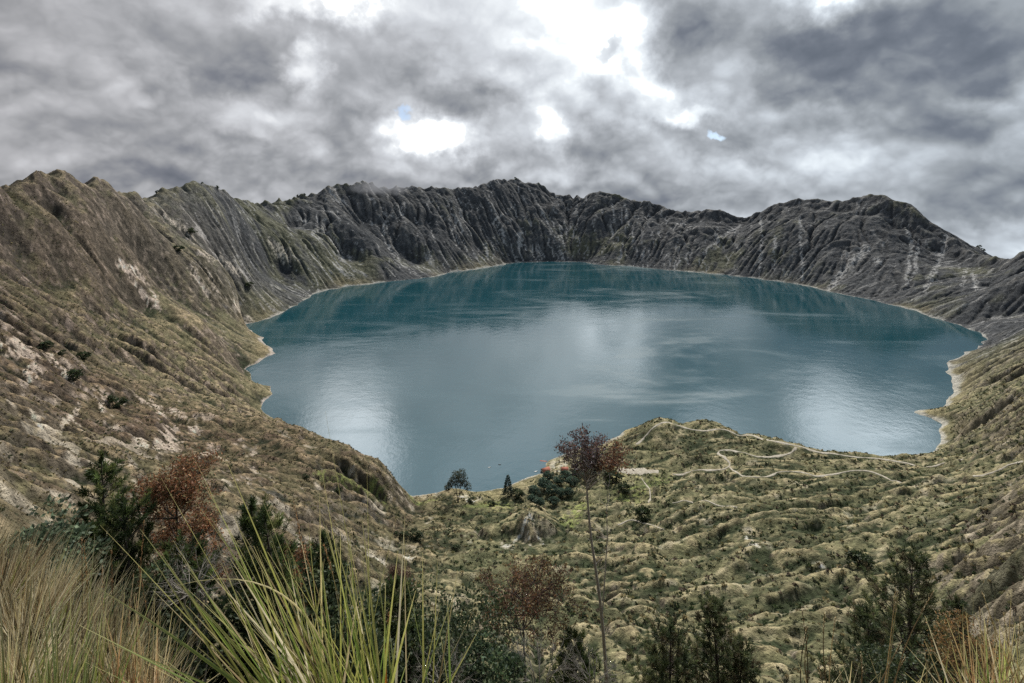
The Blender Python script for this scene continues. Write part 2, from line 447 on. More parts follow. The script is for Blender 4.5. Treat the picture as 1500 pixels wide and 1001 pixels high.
def ground(x, y):
    x = np.asarray(x, float)
    y = np.asarray(y, float)
    r = np.hypot(x, y)
    g = base_h(x, y)
    k = sstep(0, 1, G1.inside(x, y, 200)) * sstep(20, 60, r)
    g = g * (1 - k) + G1.at(h1, x, y) * k
    k = sstep(0, 1, G2.inside(x, y, 60)) * sstep(20, 60, r)
    g = g * (1 - k) + G2.at(h2, x, y) * k
    wq = fbm(x / 70., y / 70., 2)
    a_ = np.arctan2(y - LC[1], x - LC[0]) * 1300
    bas = sstep(-120, 20, x) * sstep(1000, 850, r)
    fine = fbm(x / 13., y / 13., 4) * 1.1 * (1 - .6 * bas) * sstep(15, 120, r)
    fine = fine + (ridged(x / 38. + wq, y / 38., 5, 2.1, .62) - .6) * 5.0 * (1 - .9 * bas) * sstep(350, 1100, r)
    fine = fine + (ridged(a_ / 60. + wq * .8, y / 900. + x / 700., 4, 2.1, .6) - .6) * 3.5 * sstep(800, 1500, r)
    fine = fine + (ridged(x / 17. + wq * 2, y / 11., 4, 2.1, .55) - .6) * 1.5 * (1 - .4 * bas) * sstep(110, 260, r) * sstep(1000, 500, r)
    fine = fine * (1 - .45 * sstep(260, 430, g) * sstep(800, 1200, r))
    s = G1.at(S1, x, y)
    g = g + np.where(s > 0, fine * sstep(4, 60, s), 0)
    g = g + (1 - sstep(15, 60, r)) * sstep(1.5, 5, r) * .12 * fbm(x / 1.1, y / 1.1, 3)
    return g


# ------------------------------------------------------------------ polar mesh of the ground around the viewpoint
tx = np.linspace(-1.10, 1.10, 960)
th_f = np.arctan(tx)
th_all = np.concatenate([np.linspace(-np.pi, th_f[0], 90)[:-1], th_f, np.linspace(th_f[-1], np.pi, 90)[1:]])
rs = [0.0, .3]
while rs[-1] < 14000:
    r = rs[-1]
    rs.append(r + (max(.12, r * .012) if r < 80 else max(.96, r * .0042) if r < 1100 else 4.6 if r < 3900 else r * .02))
rs = np.array(rs)
RR, TH = np.meshgrid(rs, th_all, indexing='ij')
VX, VY = RR * np.sin(TH), RR * np.cos(TH)
VZ = ground(VX, VY).astype(np.float32)
NR, NT = VZ.shape
print('polar', VZ.shape, time.time() - T0)


def mesh_z(x, y):
    """Height of the ground mesh itself."""
    x = np.asarray(x, float)
    y = np.asarray(y, float)
    r = np.hypot(x, y)
    return bil(VZ, np.interp(r, rs, np.arange(NR)), np.interp(np.arctan2(x, y), th_all, np.arange(NT)))


_ds = np.exp(np.linspace(math.log(20.), math.log(4500.), 2600))


def hit(px, py, dmin=20.):
    """First ground point on the ray through a photograph position."""
    d = _ds[_ds >= dmin]
    x = (px - CX) / F * d
    zr = H - (py - YH) / F * d
    below = mesh_z(x, d) > zr
    k = int(np.argmax(below)) if below.any() else len(d) - 1
    lo, hi = (d[k - 1] if k else d[0]), d[k]
    for _ in range(12):
        m = .5 * (lo + hi)
        if mesh_z((px - CX) / F * m, m) > H - (py - YH) / F * m:
            hi = m
        else:
            lo = m
    x = (px - CX) / F * hi
    return np.array([x, hi, float(mesh_z(x, hi))])

# ------------------------------------------------------------------ small scene helpers
def tag(o, label=None, cat=None, group=None, kind=None):
    for k, v in (('label', label), ('category', cat), ('group', group), ('kind', kind)):
        if v:
            o[k] = v
    return o


def make_obj(name, verts, faces, mat, parent=None, smooth=False, cols=None):
    """faces: int array (n,3) or (n,4)."""
    verts = np.asarray(verts, np.float32)
    faces = np.asarray(faces, np.int32)
    me = bpy.data.meshes.new(name)
    me.vertices.add(len(verts))
    me.vertices.foreach_set('co', verts.ravel())
    k = faces.shape[1]
    me.loops.add(faces.size)
    me.loops.foreach_set('vertex_index', faces.ravel())
    me.polygons.add(len(faces))
    me.polygons.foreach_set('loop_start', np.arange(0, faces.size, k, dtype=np.int32))
    if smooth:
        me.polygons.foreach_set('use_smooth', np.ones(len(faces), bool))
    me.update()
    if cols is not None:
        a = me.color_attributes.new('Col', 'FLOAT_COLOR', 'POINT')
        c = np.ones((len(verts), 4), np.float32)
        c[:, :3] = cols
        a.data.foreach_set('color', c.ravel())
    me.materials.append(mat)
    o = bpy.data.objects.new(name, me)
    COL.objects.link(o)
    if parent is not None:
        o.parent = parent
    return o


class NT_:
    """Tiny node builder."""
    def __init__(s, tree):
        s.t = tree

    def n(s, typ, **kw):
        nd = s.t.nodes.new(typ)
        for k, v in kw.items():
            setattr(nd, k, v)
        return nd

    def put(s, sock, v):
        if hasattr(v, 'is_linked') or hasattr(v, 'links'):
            s.t.links.new(v, sock)
        elif v is not None:
            sock.default_value = v

    def math(s, op, a, b=None, c=None, clamp=False):
        nd = s.n('ShaderNodeMath', operation=op, use_clamp=clamp)
        for q, v in zip(nd.inputs, (a, b, c)):
            s.put(q, v)
        return nd.outputs[0]

    def vmath(s, op, a, b=None, scale=None):
        nd = s.n('ShaderNodeVectorMath', operation=op)
        s.put(nd.inputs[0], a)
        if b is not None:
            s.put(nd.inputs[1], b)
        if scale is not None:
            s.put(nd.inputs['Scale'], scale)
        return nd.outputs['Value'] if op in ('LENGTH', 'DOT_PRODUCT') else nd.outputs[0]

    def noise(s, vec, scale, detail=4, rough=.5, dist=0.0, out='Fac'):
        nd = s.n('ShaderNodeTexNoise')
        s.put(nd.inputs['Vector'], vec)
        nd.inputs['Scale'].default_value = scale
        nd.inputs['Detail'].default_value = detail
        nd.inputs['Roughness'].default_value = rough
        nd.inputs['Distortion'].default_value = dist
        return nd.outputs[out]

    def ramp(s, fac, stops):
        nd = s.n('ShaderNodeValToRGB')
        el = nd.color_ramp.elements
        while len(el) < len(stops):
            el.new(.5)
        for e, (p, c) in zip(el, stops):
            e.position = p
            e.color = (*c, 1) if len(c) == 3 else c
        s.put(nd.inputs[0], fac)
        return nd.outputs[0]

    def mix(s, fac, a, b, mode='MIX'):
        nd = s.n('ShaderNodeMix', data_type='RGBA', blend_type=mode)
        s.put(nd.inputs[0], fac)
        s.put(nd.inputs[6], a)
        s.put(nd.inputs[7], b)
        return nd.outputs[2]


def new_mat(name):
    m = bpy.data.materials.new(name)
    m.use_nodes = True
    b = m.node_tree.nodes['Principled BSDF']
    return m, NT_(m.node_tree), b


def leaf_mat(name, rough=.6, tint=(1, 1, 1), trans=.25):
    """Foliage: colour from the mesh with slight variation, a little light passing through."""
    m, N, b = new_mat(name)
    a = N.n('ShaderNodeVertexColor', layer_name='Col')
    geo = N.n('ShaderNodeNewGeometry')
    v = N.noise(geo.outputs['Position'], 2.3, 3)
    v = N.math('MULTIPLY_ADD', v, .9, .55)
    c = N.mix(1.0, a.outputs['Color'], v, 'MULTIPLY')
    c = N.mix(1.0, c, (*tint, 1), 'MULTIPLY')
    N.put(b.inputs['Base Color'], c)
    b.inputs['Roughness'].default_value = rough
    b.inputs['Specular IOR Level'].default_value = .25
    if trans:
        tr = N.n('ShaderNodeBsdfTranslucent')
        N.put(tr.inputs[0], c)
        mx = N.n('ShaderNodeMixShader')
        mx.inputs[0].default_value = trans
        N.t.links.new(b.outputs[0], mx.inputs[1])
        N.t.links.new(tr.outputs[0], mx.inputs[2])
        N.t.links.new(mx.outputs[0], N.t.nodes['Material Output'].inputs[0])
    return m


# ------------------------------------------------------------------ sky: Nishita behind a broken cloud deck
SUN_AZ, SUN_EL = 16.0, 43.0
wd = bpy.data.worlds.new('World')
sc.world = wd
wd.use_nodes = True
N = NT_(wd.node_tree)
bg = wd.node_tree.nodes['Background']
sky = N.n('ShaderNodeTexSky', sky_type='NISHITA', sun_disc=False, sun_elevation=R(SUN_EL), sun_rotation=R(SUN_AZ), altitude=3800.0)
tc = N.n('ShaderNodeTexCoord')
nrm = N.vmath('NORMALIZE', tc.outputs['Generated'])
half = (.5, .5, .5)
w1 = N.vmath('SUBTRACT', N.noise(nrm, 3.0, 3, .5, out='Color'), half)
w2 = N.vmath('SUBTRACT', N.noise(nrm, 9.0, 4, .55, out='Color'), half)
w3 = N.vmath('SUBTRACT', N.noise(nrm, 34.0, 4, .6, out='Color'), half)
pw = N.vmath('ADD', nrm, N.vmath('SCALE', w1, scale=.12))
pw = N.vmath('ADD', pw, N.vmath('SCALE', w2, scale=.13))
pw = N.vmath('ADD', pw, N.vmath('SCALE', w3, scale=.05))
pw = N.vmath('NORMALIZE', pw)


def sky_dir(px, py):
    return Vector((px - CX, F, YH - py)).normalized()


sep = N.n('ShaderNodeSeparateXYZ')
N.put(sep.inputs[0], pw)
azn = N.math('ARCTAN2', sep.outputs[0], sep.outputs[1])
eln = N.math('ARCSINE', sep.outputs[2])


def blob(px, py, rx, ry):
    d = sky_dir(px, py)
    az, el = math.atan2(d.x, d.y), math.asin(d.z)
    k = 1 / math.hypot(1, (px - CX) / F)
    a = N.math('MULTIPLY', N.math('SUBTRACT', azn, az), F / rx / k)
    e = N.math('MULTIPLY', N.math('SUBTRACT', eln, el), F / ry / k)
    q = N.math('MULTIPLY_ADD', a, a, N.math('MULTIPLY', e, e))
    q = N.math('POWER', q, 1.5)
    return N.math('EXPONENT', N.math('MULTIPLY', q, -.8))


# where the deck is thick (dark) and where it opens (bright)
L = None
for px, py, rx, ry, amp in BLOBS:
    L = N.math('MULTIPLY_ADD', blob(px, py, rx, ry), amp, L if L is not None else SKY_BASE)
# heaped billows with lit upper edges: the same fractal sampled again a step towards the light
sd = Vector((math.sin(R(SUN_AZ)) * .35, .15, .85)).normalized()
flat = N.vmath('MULTIPLY', nrm, (1.0, 1.0, 1.35))
flat = N.vmath('ADD', flat, N.vmath('SCALE', w2, scale=.045))


def heaps(v):
    out = None
    for s_, am in ((4.3, .50), (9.1, .32), (19.0, .15), (41.0, .075), (83.0, .03)):
        n_ = N.math('SUBTRACT', N.noise(v, s_, 0, .5), .5)
        q = N.math('SQRT', N.math('MULTIPLY_ADD', n_, n_, .0012))
        out = N.math('MULTIPLY_ADD', q, am * 4, out if out is not None else 0.0)
    return out


v1_ = heaps(flat)
v2_ = heaps(N.vmath('ADD', flat, tuple(sd * .028)))
soft = N.noise(N.vmath('ADD', nrm, N.vmath('SCALE', w1, scale=.25)), 3.4, 5, .5)
big = N.noise(nrm, 1.7, 2, .5)
# the low clouds are crisper than the smoky deck overhead
crisp = N.math('MULTIPLY_ADD', sep.outputs[2], -2.2, 1.05, clamp=True)
amt = N.math('MULTIPLY_ADD', crisp, .75, .25)
det = N.math('MULTIPLY_ADD', N.math('SUBTRACT', v1_, v2_), .62, N.math('MULTIPLY', N.math('SUBTRACT', v1_, .55), .26))
L = N.math('MULTIPLY_ADD', det, amt, L)
L = N.math('MULTIPLY_ADD', N.math('SUBTRACT', soft, .5), .62, L)
L = N.math('MULTIPLY_ADD', N.math('SUBTRACT', big, .5), .25, L)
# unseen sky overhead darkened, added to cut the ambient light
L = N.math('MULTIPLY_ADD', N.math('MULTIPLY_ADD', sep.outputs[2], 3.0, -1.65, clamp=True), -.16, L)
cloud = N.ramp(L, [(0.0, (.13, .145, .175)), (.22, (.20, .213, .245)), (.43, (.338, .347, .363)), (.62, (.495, .503, .522)), (.82, (.69, .705, .73)), (1.0, (.93, .945, .955))])
hdr = N.math('MULTIPLY_ADD', N.math('MAXIMUM', N.math('SUBTRACT', L, 1.0), 0.0), 3.2, 1.0)
tint = N.mix(N.math('MULTIPLY_ADD', sep.outputs[2], 2.5, -.9, clamp=True), (1, 1, 1, 1), (.80, .97, 1.12, 1))
cloud = N.mix(1.0, cloud, tint, 'MULTIPLY')
side = N.mix(N.math('MULTIPLY_ADD', azn, .55, .5, clamp=True), (1.02, 1.0, 1.0, 1), (.90, .985, 1.05, 1))
cloud = N.mix(1.0, cloud, side, 'MULTIPLY')
cl10 = N.vmath('SCALE', cloud, scale=N.math('MULTIPLY', hdr, 10.0))
hole = None
for px, py, rx, ry in HOLES:
    g = blob(px, py, rx, ry)
    hole = g if hole is None else N.math('MAXIMUM', hole, g)
hole = N.math('MULTIPLY_ADD', N.math('MULTIPLY_ADD', N.math('SUBTRACT', soft, .5), 1.2, hole), 1.1, -.5, clamp=True)
skyc = N.mix(1.0, sky.outputs[0], (1.75, 1.5, 1.3, 1), 'MULTIPLY')
N.put(bg.inputs[0], N.mix(hole, cl10, skyc))
bg.inputs[1].default_value = 0.1


sun_d = bpy.data.lights.new('sun', 'SUN')
sun_d.energy = SUN_E
sun_d.angle = R(6)
sun_d.color = (1.0, .95, .86)
sun = bpy.data.objects.new('sun', sun_d)
COL.objects.link(sun)
sd = Vector((math.sin(R(SUN_AZ)) * math.cos(R(SUN_EL)), math.cos(R(SUN_AZ)) * math.cos(R(SUN_EL)), math.sin(R(SUN_EL))))
sun.rotation_euler = sd.to_track_quat('Z', 'Y').to_euler()
sc.view_settings.view_transform = 'Standard'
sc.view_settings.look = 'None'
sc.view_settings.exposure = 0
cy = sc.cycles
cy.use_denoising = False
cy.sample_clamp_indirect = 2.0
cy.max_bounces = 4
cy.diffuse_bounces = 2
cy.glossy_bounces = 2
cy.transmission_bounces = 2
cy.transparent_max_bounces = 4
cy.volume_bounces = 1
cy.caustics_reflective = False
cy.caustics_refractive = False
cy.use_adaptive_sampling = True
cy.adaptive_threshold = .02
wd.cycles.sampling_method = 'MANUAL'
wd.cycles.sample_map_resolution = 512


def catmull(P, n):
    P = np.asarray(P, float)
    Q = np.vstack([2 * P[0] - P[1], P, 2 * P[-1] - P[-2]])
    out = []
    for i in range(1, len(Q) - 2):
        for k in range(n):
            t = k / n
            out.append(.5 * ((2 * Q[i]) + (Q[i + 1] - Q[i - 1]) * t + (2 * Q[i - 1] - 5 * Q[i] + 4 * Q[i + 1] - Q[i + 2]) * t * t
                             + (3 * Q[i] - Q[i - 1] - 3 * Q[i + 1] + Q[i + 2]) * t ** 3))
    out.append(P[-1])
    return np.array(out)


# the paths are cut into the slope as narrow benches
PATHS_W = []
for pts, wd0 in PATHS:
    P = np.array([hit(*p)[:2] for p in pts])
    kp = [0]
    for i in range(1, len(P)):
        if np.hypot(*(P[i] - P[kp[-1]])) < 170:
            kp.append(i)
    PATHS_W.append((catmull(P[kp], 14), wd0))
for P, wd0 in PATHS_W:
    pz = mesh_z(P[:, 0], P[:, 1])
    for _ in range(12):
        q = np.pad(pz, 1, mode='edge')
        pz = (q[:-2] + 2 * q[1:-1] + q[2:]) / 4
    pad = wd0 * 4
    bb = np.flatnonzero((VX > P[:, 0].min() - pad) & (VX < P[:, 0].max() + pad) & (VY > P[:, 1].min() - pad) & (VY < P[:, 1].max() + pad))
    bx, by = VX.ravel()[bb], VY.ravel()[bb]
    best, bz = np.full(len(bb), 1e9), np.zeros(len(bb))
    for (qx, qy), qz in zip(P, pz):
        d_ = np.hypot(bx - qx, by - qy)
        m_ = d_ < best
        best[m_], bz[m_] = d_[m_], qz
    k_ = sstep(wd0 * 3.6, wd0 * .9, best)
    vz = VZ.ravel()
    vz[bb] = vz[bb] * (1 - k_) + bz * k_
    VZ = vz.reshape(VZ.shape)

# ------------------------------------------------------------------ ground colour, computed on the mesh vertices
x, y, z = VX, VY, VZ
r = RR
dzr = np.gradient(VZ, axis=0) / np.maximum(np.gradient(rs), .05)[:, None]
dzt = np.gradient(VZ, axis=1) / np.maximum(np.gradient(th_all)[None, :] * np.maximum(RR, .5), .01)
slope = np.sqrt(dzr ** 2 + dzt ** 2)
s = G1.at(S1, x, y)
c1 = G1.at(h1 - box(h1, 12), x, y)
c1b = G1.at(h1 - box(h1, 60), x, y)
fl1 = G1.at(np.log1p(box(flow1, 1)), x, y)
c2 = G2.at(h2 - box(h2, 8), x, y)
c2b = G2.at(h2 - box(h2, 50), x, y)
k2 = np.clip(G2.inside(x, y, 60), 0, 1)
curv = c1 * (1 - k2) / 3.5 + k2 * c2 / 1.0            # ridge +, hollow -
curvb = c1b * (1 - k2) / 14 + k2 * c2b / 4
nb = fbm(x / 420, y / 420, 4)
nm = fbm(x / 60 + 3, y / 60, 4)
ns = fbm(x / 11, y / 11 + 8, 3)
nf = fbm(x / 3.1 + 5, y / 3.1, 2)
warp = fbm(x / 150, y / 150, 3)
arc_ = np.arctan2(y - LC[1], x - LC[0]) * 1300
streak = fbm(arc_ / 22 + warp * 2, s / 420 + 7, 4)
streak2 = fbm(arc_ / 9 + warp * 4, s / 160 + 2, 3)

az_ = np.arctan2(x, y)
farw = sstep(1150, 2300, r) * sstep(-1.0, -.25, az_ + .35 * sstep(1000, 2600, r))
farw = np.maximum(farw, sstep(.28, .5, az_) * sstep(1250, 1700, r))
nearl = (1 - sstep(-140, -20, x)) * (1 - sstep(620, 900, r))
basin_ = sstep(-200, 0, x + nm * 30) * (1 - sstep(900, 1100, r))


def C3(a):
    return np.array(a, np.float32)


def blend(c, col, m):
    return c + (C3(col) - c) * np.clip(m, 0, 1)[..., None]


olive, tan, dark, soil = (.108, .106, .058), (.205, .175, .105), (.034, .043, .022), (.085, .066, .048)
rockd, rockl, pale = (.075, .064, .050), (.175, .15, .115), (.40, .355, .29)
c = np.zeros(x.shape + (3,), np.float32) + C3(olive)
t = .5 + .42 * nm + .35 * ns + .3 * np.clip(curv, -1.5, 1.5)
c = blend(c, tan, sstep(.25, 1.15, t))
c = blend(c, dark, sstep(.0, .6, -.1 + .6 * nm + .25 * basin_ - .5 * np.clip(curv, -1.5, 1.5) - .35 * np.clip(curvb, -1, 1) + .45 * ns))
c = blend(c, soil, sstep(.1, .7, fbm(x / 34 + 40, y / 34, 4) + .3 * ns) * (.2 + .4 * nearl))
# contour-following ledges in the basin
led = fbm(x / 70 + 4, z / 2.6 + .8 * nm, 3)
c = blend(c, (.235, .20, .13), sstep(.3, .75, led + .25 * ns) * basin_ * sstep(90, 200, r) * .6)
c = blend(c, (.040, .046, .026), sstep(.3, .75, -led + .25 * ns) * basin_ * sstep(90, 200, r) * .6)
c = blend(c, (.038, .046, .024), G2.at(FACE, x, y) * k2 * sstep(-.5, .3, ns + nm) * .85)  # backlit shade of the ledge faces put into the colour
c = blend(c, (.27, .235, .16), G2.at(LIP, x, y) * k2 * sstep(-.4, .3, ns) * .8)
c *= (1 - nearl[..., None] * C3((.02, .11, .08)))
# steep ground turns to rock
rk = sstep(.85, 1.4, slope + .35 * nm + .2 * ns) * sstep(60, 300, r)
c = blend(c, rockd, rk * .8)
c = blend(c, rockl, rk * sstep(.2, .8, ns + .6 * streak2) * .8)
# the far wall: dark bare rock with pale debris streaks and thin olive cover
fw = np.zeros_like(c) + C3((.060, .061, .062))
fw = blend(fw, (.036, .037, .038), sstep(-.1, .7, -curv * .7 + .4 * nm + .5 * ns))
fw = blend(fw, (.105, .100, .092), sstep(.1, .9, streak + .35 * curv))
fw = blend(fw, (.090, .088, .056), sstep(.15, .8, nb * .7 + .35 * nm + .15 * curv - .2 + .45 * sstep(-.15, -.55, az_) + .45 * sstep(200, 40, z)) * .85)
fw = blend(fw, (.34, .325, .305), sstep(.36, .8, streak2 + .5 * streak + .35 * nm + .12 * np.clip(fl1 - 3, -1, 2)) * (.72 - .40 * sstep(900, 1400, x)))
fw = blend(fw, (.26, .25, .235), sstep(.75, 1.0, ns * .8 + nm * .5 + .2 * streak2) * .7)
c = c * (1 - farw[..., None]) + fw * farw[..., None]
# left wall: olive brown with greyer rock high up
lw = (1 - sstep(-.72, -.3, az_ + .25 * sstep(2300, 1200, r))) * sstep(520, 760, r)
lc = np.zeros_like(c) + C3((.080, .068, .045))
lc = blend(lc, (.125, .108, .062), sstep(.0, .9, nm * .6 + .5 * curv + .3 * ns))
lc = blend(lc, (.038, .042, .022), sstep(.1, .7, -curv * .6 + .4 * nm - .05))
lc = blend(lc, (.068, .066, .064), sstep(180, 380, z + 70 * nm) * .75)
lc = blend(lc, (.036, .040, .022), sstep(.25, .75, fbm(x / 90 + 8, y / 90, 4) + .45 * ns - .25 * curv))
lc = blend(lc, (.27, .245, .205), sstep(.55, .9, .8 * ns + .5 * nm + .45 * streak2) * .8)
lc *= C3((.68, .63, .66))
lw = np.clip(lw - farw, 0, 1) * .9
c = c * (1 - lw[..., None]) + lc * lw[..., None]
# pale eroded scars on the near left slope and the basin
sc_ = sstep(.48, .8, fbm(x / 26 + 11, y / 38 + 5, 4) + .35 * ns + .25 * (slope - .7)) * sstep(80, 200, r) * (1 - sstep(700, 900, r))
c = blend(c, pale, sc_ * (.2 + .25 * nearl))


def paint(col, strokes, fade=.9):
    """Bare streaks: each stroke is a list of photograph positions with a width in metres, laid on the slope."""
    global c
    for pts, wdt in strokes:
        P = [hit(*p) for p in pts]
        m = np.zeros(x.shape, np.float32)
        xs_, ys_ = [p[0] for p in P], [p[1] for p in P]
        pad = wdt * 3
        bb = (x > min(xs_) - pad) & (x < max(xs_) + pad) & (y > min(ys_) - pad) & (y < max(ys_) + pad)
        if not bb.any():
            continue
        bx, by = x[bb], y[bb]
        jx = bx + (ns[bb] * 1.2 + nm[bb]) * wdt * .7
        jy = by + (nf[bb] + ns[bb]) * wdt * .5
        best = np.full(bx.shape, 1e9)
        for a, b in zip(P[:-1], P[1:]):
            dx, dy = b[0] - a[0], b[1] - a[1]
            t = np.clip(((jx - a[0]) * dx + (jy - a[1]) * dy) / (dx * dx + dy * dy + 1e-9), 0, 1)
            best = np.minimum(best, np.hypot(jx - a[0] - t * dx, jy - a[1] - t * dy))
        m[bb] = sstep(wdt, wdt * .35, best) * sstep(-.25, .35, ns[bb] + .8 * nf[bb] + .5 * streak2[bb] + .12)
        c = blend(c, col, m * fade)


for colr, strokes, fade in PAINT:
    paint(colr, strokes, fade)
# waterline: a pale mineral band, ochre on the points
bw = 7 + 14 * nb + 11 * nm
band = sstep(1.0, .3, (s + 3 * ns) / np.maximum(bw, .8)) * (s > -4)
c = blend(c, (.33, .31, .27), band * .8)
och = sstep(55, 8, s + 22 * nm + 8 * ns) * (1 - band) * sstep(-.1, .6, nb + .3 * sstep(1500, 1000, r))
c = blend(c, (.21, .17, .095), och * .5)
# foreground turf
fg = sstep(60, 8, r)
c = blend(c, (.07, .06, .03), fg)
# the left flank is darker and browner, the basin greener
lf = sstep(-60, -260, x + .12 * y) * sstep(350, 600, r) * (1 - farw)
c *= 1 - lf[..., None] * C3((.10, .17, .14))
c = blend(c, dark, basin_ * sstep(.12, .6, fbm(x / 75 + 21, y / 45, 4) + .3 * ns) * .55)
c *= 1 + basin_[..., None] * C3((.05, .03, .0))
fwk = farw[..., None]
c *= 1 + fwk * C3((-.16, -.14, -.10))  # far wall darkened, faint bluish aerial haze kept in its colour
c *= (1.30 - .28 * np.clip(nearl + .5 * lw, 0, 1) + .55 * nf * sstep(20, 80, r) + .30 * ns)[..., None]
lum = c.mean(-1, keepdims=True)
c *= (np.maximum(lum, .01) / .10) ** (.30 - .22 * np.clip(farw, 0, 1)[..., None])          # contrast curve in the colour, offsetting soft ambient light; weaker on the hazy far wall
c = np.clip(c, .012, .7)
lum = c.mean(-1, keepdims=True)
c = c * np.where(lum > .28, (.28 + (lum - .28) * .35) / lum, 1)

gm, N, b = new_mat('ground')
at = N.n('ShaderNodeVertexColor', layer_name='Col')
geo = N.n('ShaderNodeNewGeometry')
pos = geo.outputs['Position']
a1 = N.noise(pos, .9, 5, .65)
a2 = N.noise(pos, .16, 5, .65)
v = N.math('MULTIPLY', N.math('MULTIPLY_ADD', a1, 1.3, .38), N.math('MULTIPLY_ADD', a2, 1.5, .28))
N.put(b.inputs['Base Color'], N.mix(1.0, at.outputs['Color'], v, 'MULTIPLY'))
b.inputs['Roughness'].default_value = .95
b.inputs['Specular IOR Level'].default_value = .1
bp = N.n('ShaderNodeBump')
bp.inputs['Strength'].default_value = 1.0
bp.inputs['Distance'].default_value = 1.0
cr = N.n('ShaderNodeTexNoise', noise_type='RIDGED_MULTIFRACTAL')
N.put(cr.inputs['Vector'], pos)
cr.inputs['Scale'].default_value = .035
cr.inputs['Detail'].default_value = 7
cr.inputs['Roughness'].default_value = .6
dist_ = N.vmath('LENGTH', N.vmath('SUBTRACT', pos, (0, 0, H)))
wall_ = N.math('MULTIPLY_ADD', dist_, 1 / 700., -1.0, clamp=True)
hh = N.math('MULTIPLY_ADD', N.noise(pos, .11, 6, .68), 5.0, N.math('MULTIPLY', N.noise(pos, .7, 3, .6), 1.0))
hh = N.math('MULTIPLY_ADD', N.math('MULTIPLY', cr.outputs['Fac'], 7.0), wall_, hh)
N.put(bp.inputs['Height'], hh)
N.put(b.inputs['Normal'], bp.outputs[0])

keep = (VZ > -6)
fk = keep[:-1, :-1] | keep[1:, 1:] | keep[:-1, 1:] | keep[1:, :-1]
ia, ja = np.nonzero(fk)
v = ia * NT + ja
quads = np.stack([v, v + 1, v + NT + 1, v + NT], 1).astype(np.int32)
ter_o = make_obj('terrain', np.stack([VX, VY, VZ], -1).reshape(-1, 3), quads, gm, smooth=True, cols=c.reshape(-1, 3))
tag(ter_o, kind='structure')
ter_o['label'] = 'crater walls and scrubby basin around the lake'

# ------------------------------------------------------------------ lake
wm, N, b = new_mat('lake_water')
geo = N.n('ShaderNodeNewGeometry')
pos = geo.outputs['Position']
st = N.vmath('MULTIPLY', pos, (.35, 1.0, 1.0))
patch = N.noise(st, .004, 5, .62, 1.6)
patch2 = N.noise(st, .02, 4, .6)
pp = N.math('MULTIPLY_ADD', N.math('SUBTRACT', patch2, .5), .35, patch)
rough = N.ramp(pp, [(.36, (.02,) * 3), (.48, (.07,) * 3), (.64, (.19,) * 3)])
N.put(b.inputs['Roughness'], rough)
N.put(b.inputs['Base Color'], N.mix(patch, (.009, .050, .064, 1), (.012, .066, .084, 1)))
b.inputs['IOR'].default_value = 1.8
bp = N.n('ShaderNodeBump')
bp.inputs['Strength'].default_value = .25
bp.inputs['Distance'].default_value = 1.0
wv = N.math('MULTIPLY_ADD', N.noise(pos, .045, 3, .6), .9, N.math('MULTIPLY', N.noise(pos, .3, 3, .6), .25))
N.put(bp.inputs['Height'], wv)
N.put(b.inputs['Normal'], bp.outputs[0])
an = np.linspace(0, 2 * np.pi, 97)[:-1]
vw = [(LC[0], LC[1], 0)] + [(LC[0] + 1750 * math.cos(a), LC[1] + 1500 * math.sin(a), 0) for a in an]
water = make_obj('lake_water', vw, [(0, i + 1, (i + 1) % 96 + 1) for i in range(96)], wm)
tag(water, kind='structure')

# ------------------------------------------------------------------ dirt paths draped on the ground
pm, N, b = new_mat('path_dirt')
geo = N.n('ShaderNodeNewGeometry')
q = N.noise(geo.outputs['Position'], .35, 5, .65)
N.put(b.inputs['Base Color'], N.ramp(q, [(.3, (.24, .205, .15)), (.5, (.37, .33, .265)), (.7, (.48, .44, .37))]))
b.inputs['Roughness'].default_value = .95


for P, wd0 in PATHS_W:
    T = np.gradient(P, axis=0)
    T /= np.linalg.norm(T, axis=1)[:, None] + 1e-9
    Nn = np.stack([-T[:, 1], T[:, 0]], 1)
    wv_ = wd0 * np.clip(.85 + .7 * fbm(P[:, 0] / 22., P[:, 1] / 22., 3), .35, 1.6)
    m = 7
    V = []
    for k in range(m):
        o_ = (k / (m - 1) - .5)
        e = P + Nn * (o_ * wv_)[:, None] + (Nn * (pnoise(P[:, 0] / 4 + k, P[:, 1] / 4) * .25 * wd0)[:, None] if k in (0, m - 1) else 0)
        V.append(np.column_stack([e, mesh_z(e[:, 0], e[:, 1]) + (.45 if 0 < k < m - 1 else -.1)]))
    V = np.array(V).transpose(1, 0, 2).reshape(-1, 3)
    fc = [(i * m + k, i * m + k + 1, (i + 1) * m + k + 1, (i + 1) * m + k) for i in range(len(P) - 1) for k in range(m - 1)]
    tag(make_obj('path', V, fc, pm, smooth=True), kind='structure')
print('look', time.time() - T0)

# ------------------------------------------------------------------ plant geometry helpers
def rnd(a=0., b=1.):
    return random.uniform(a, b)


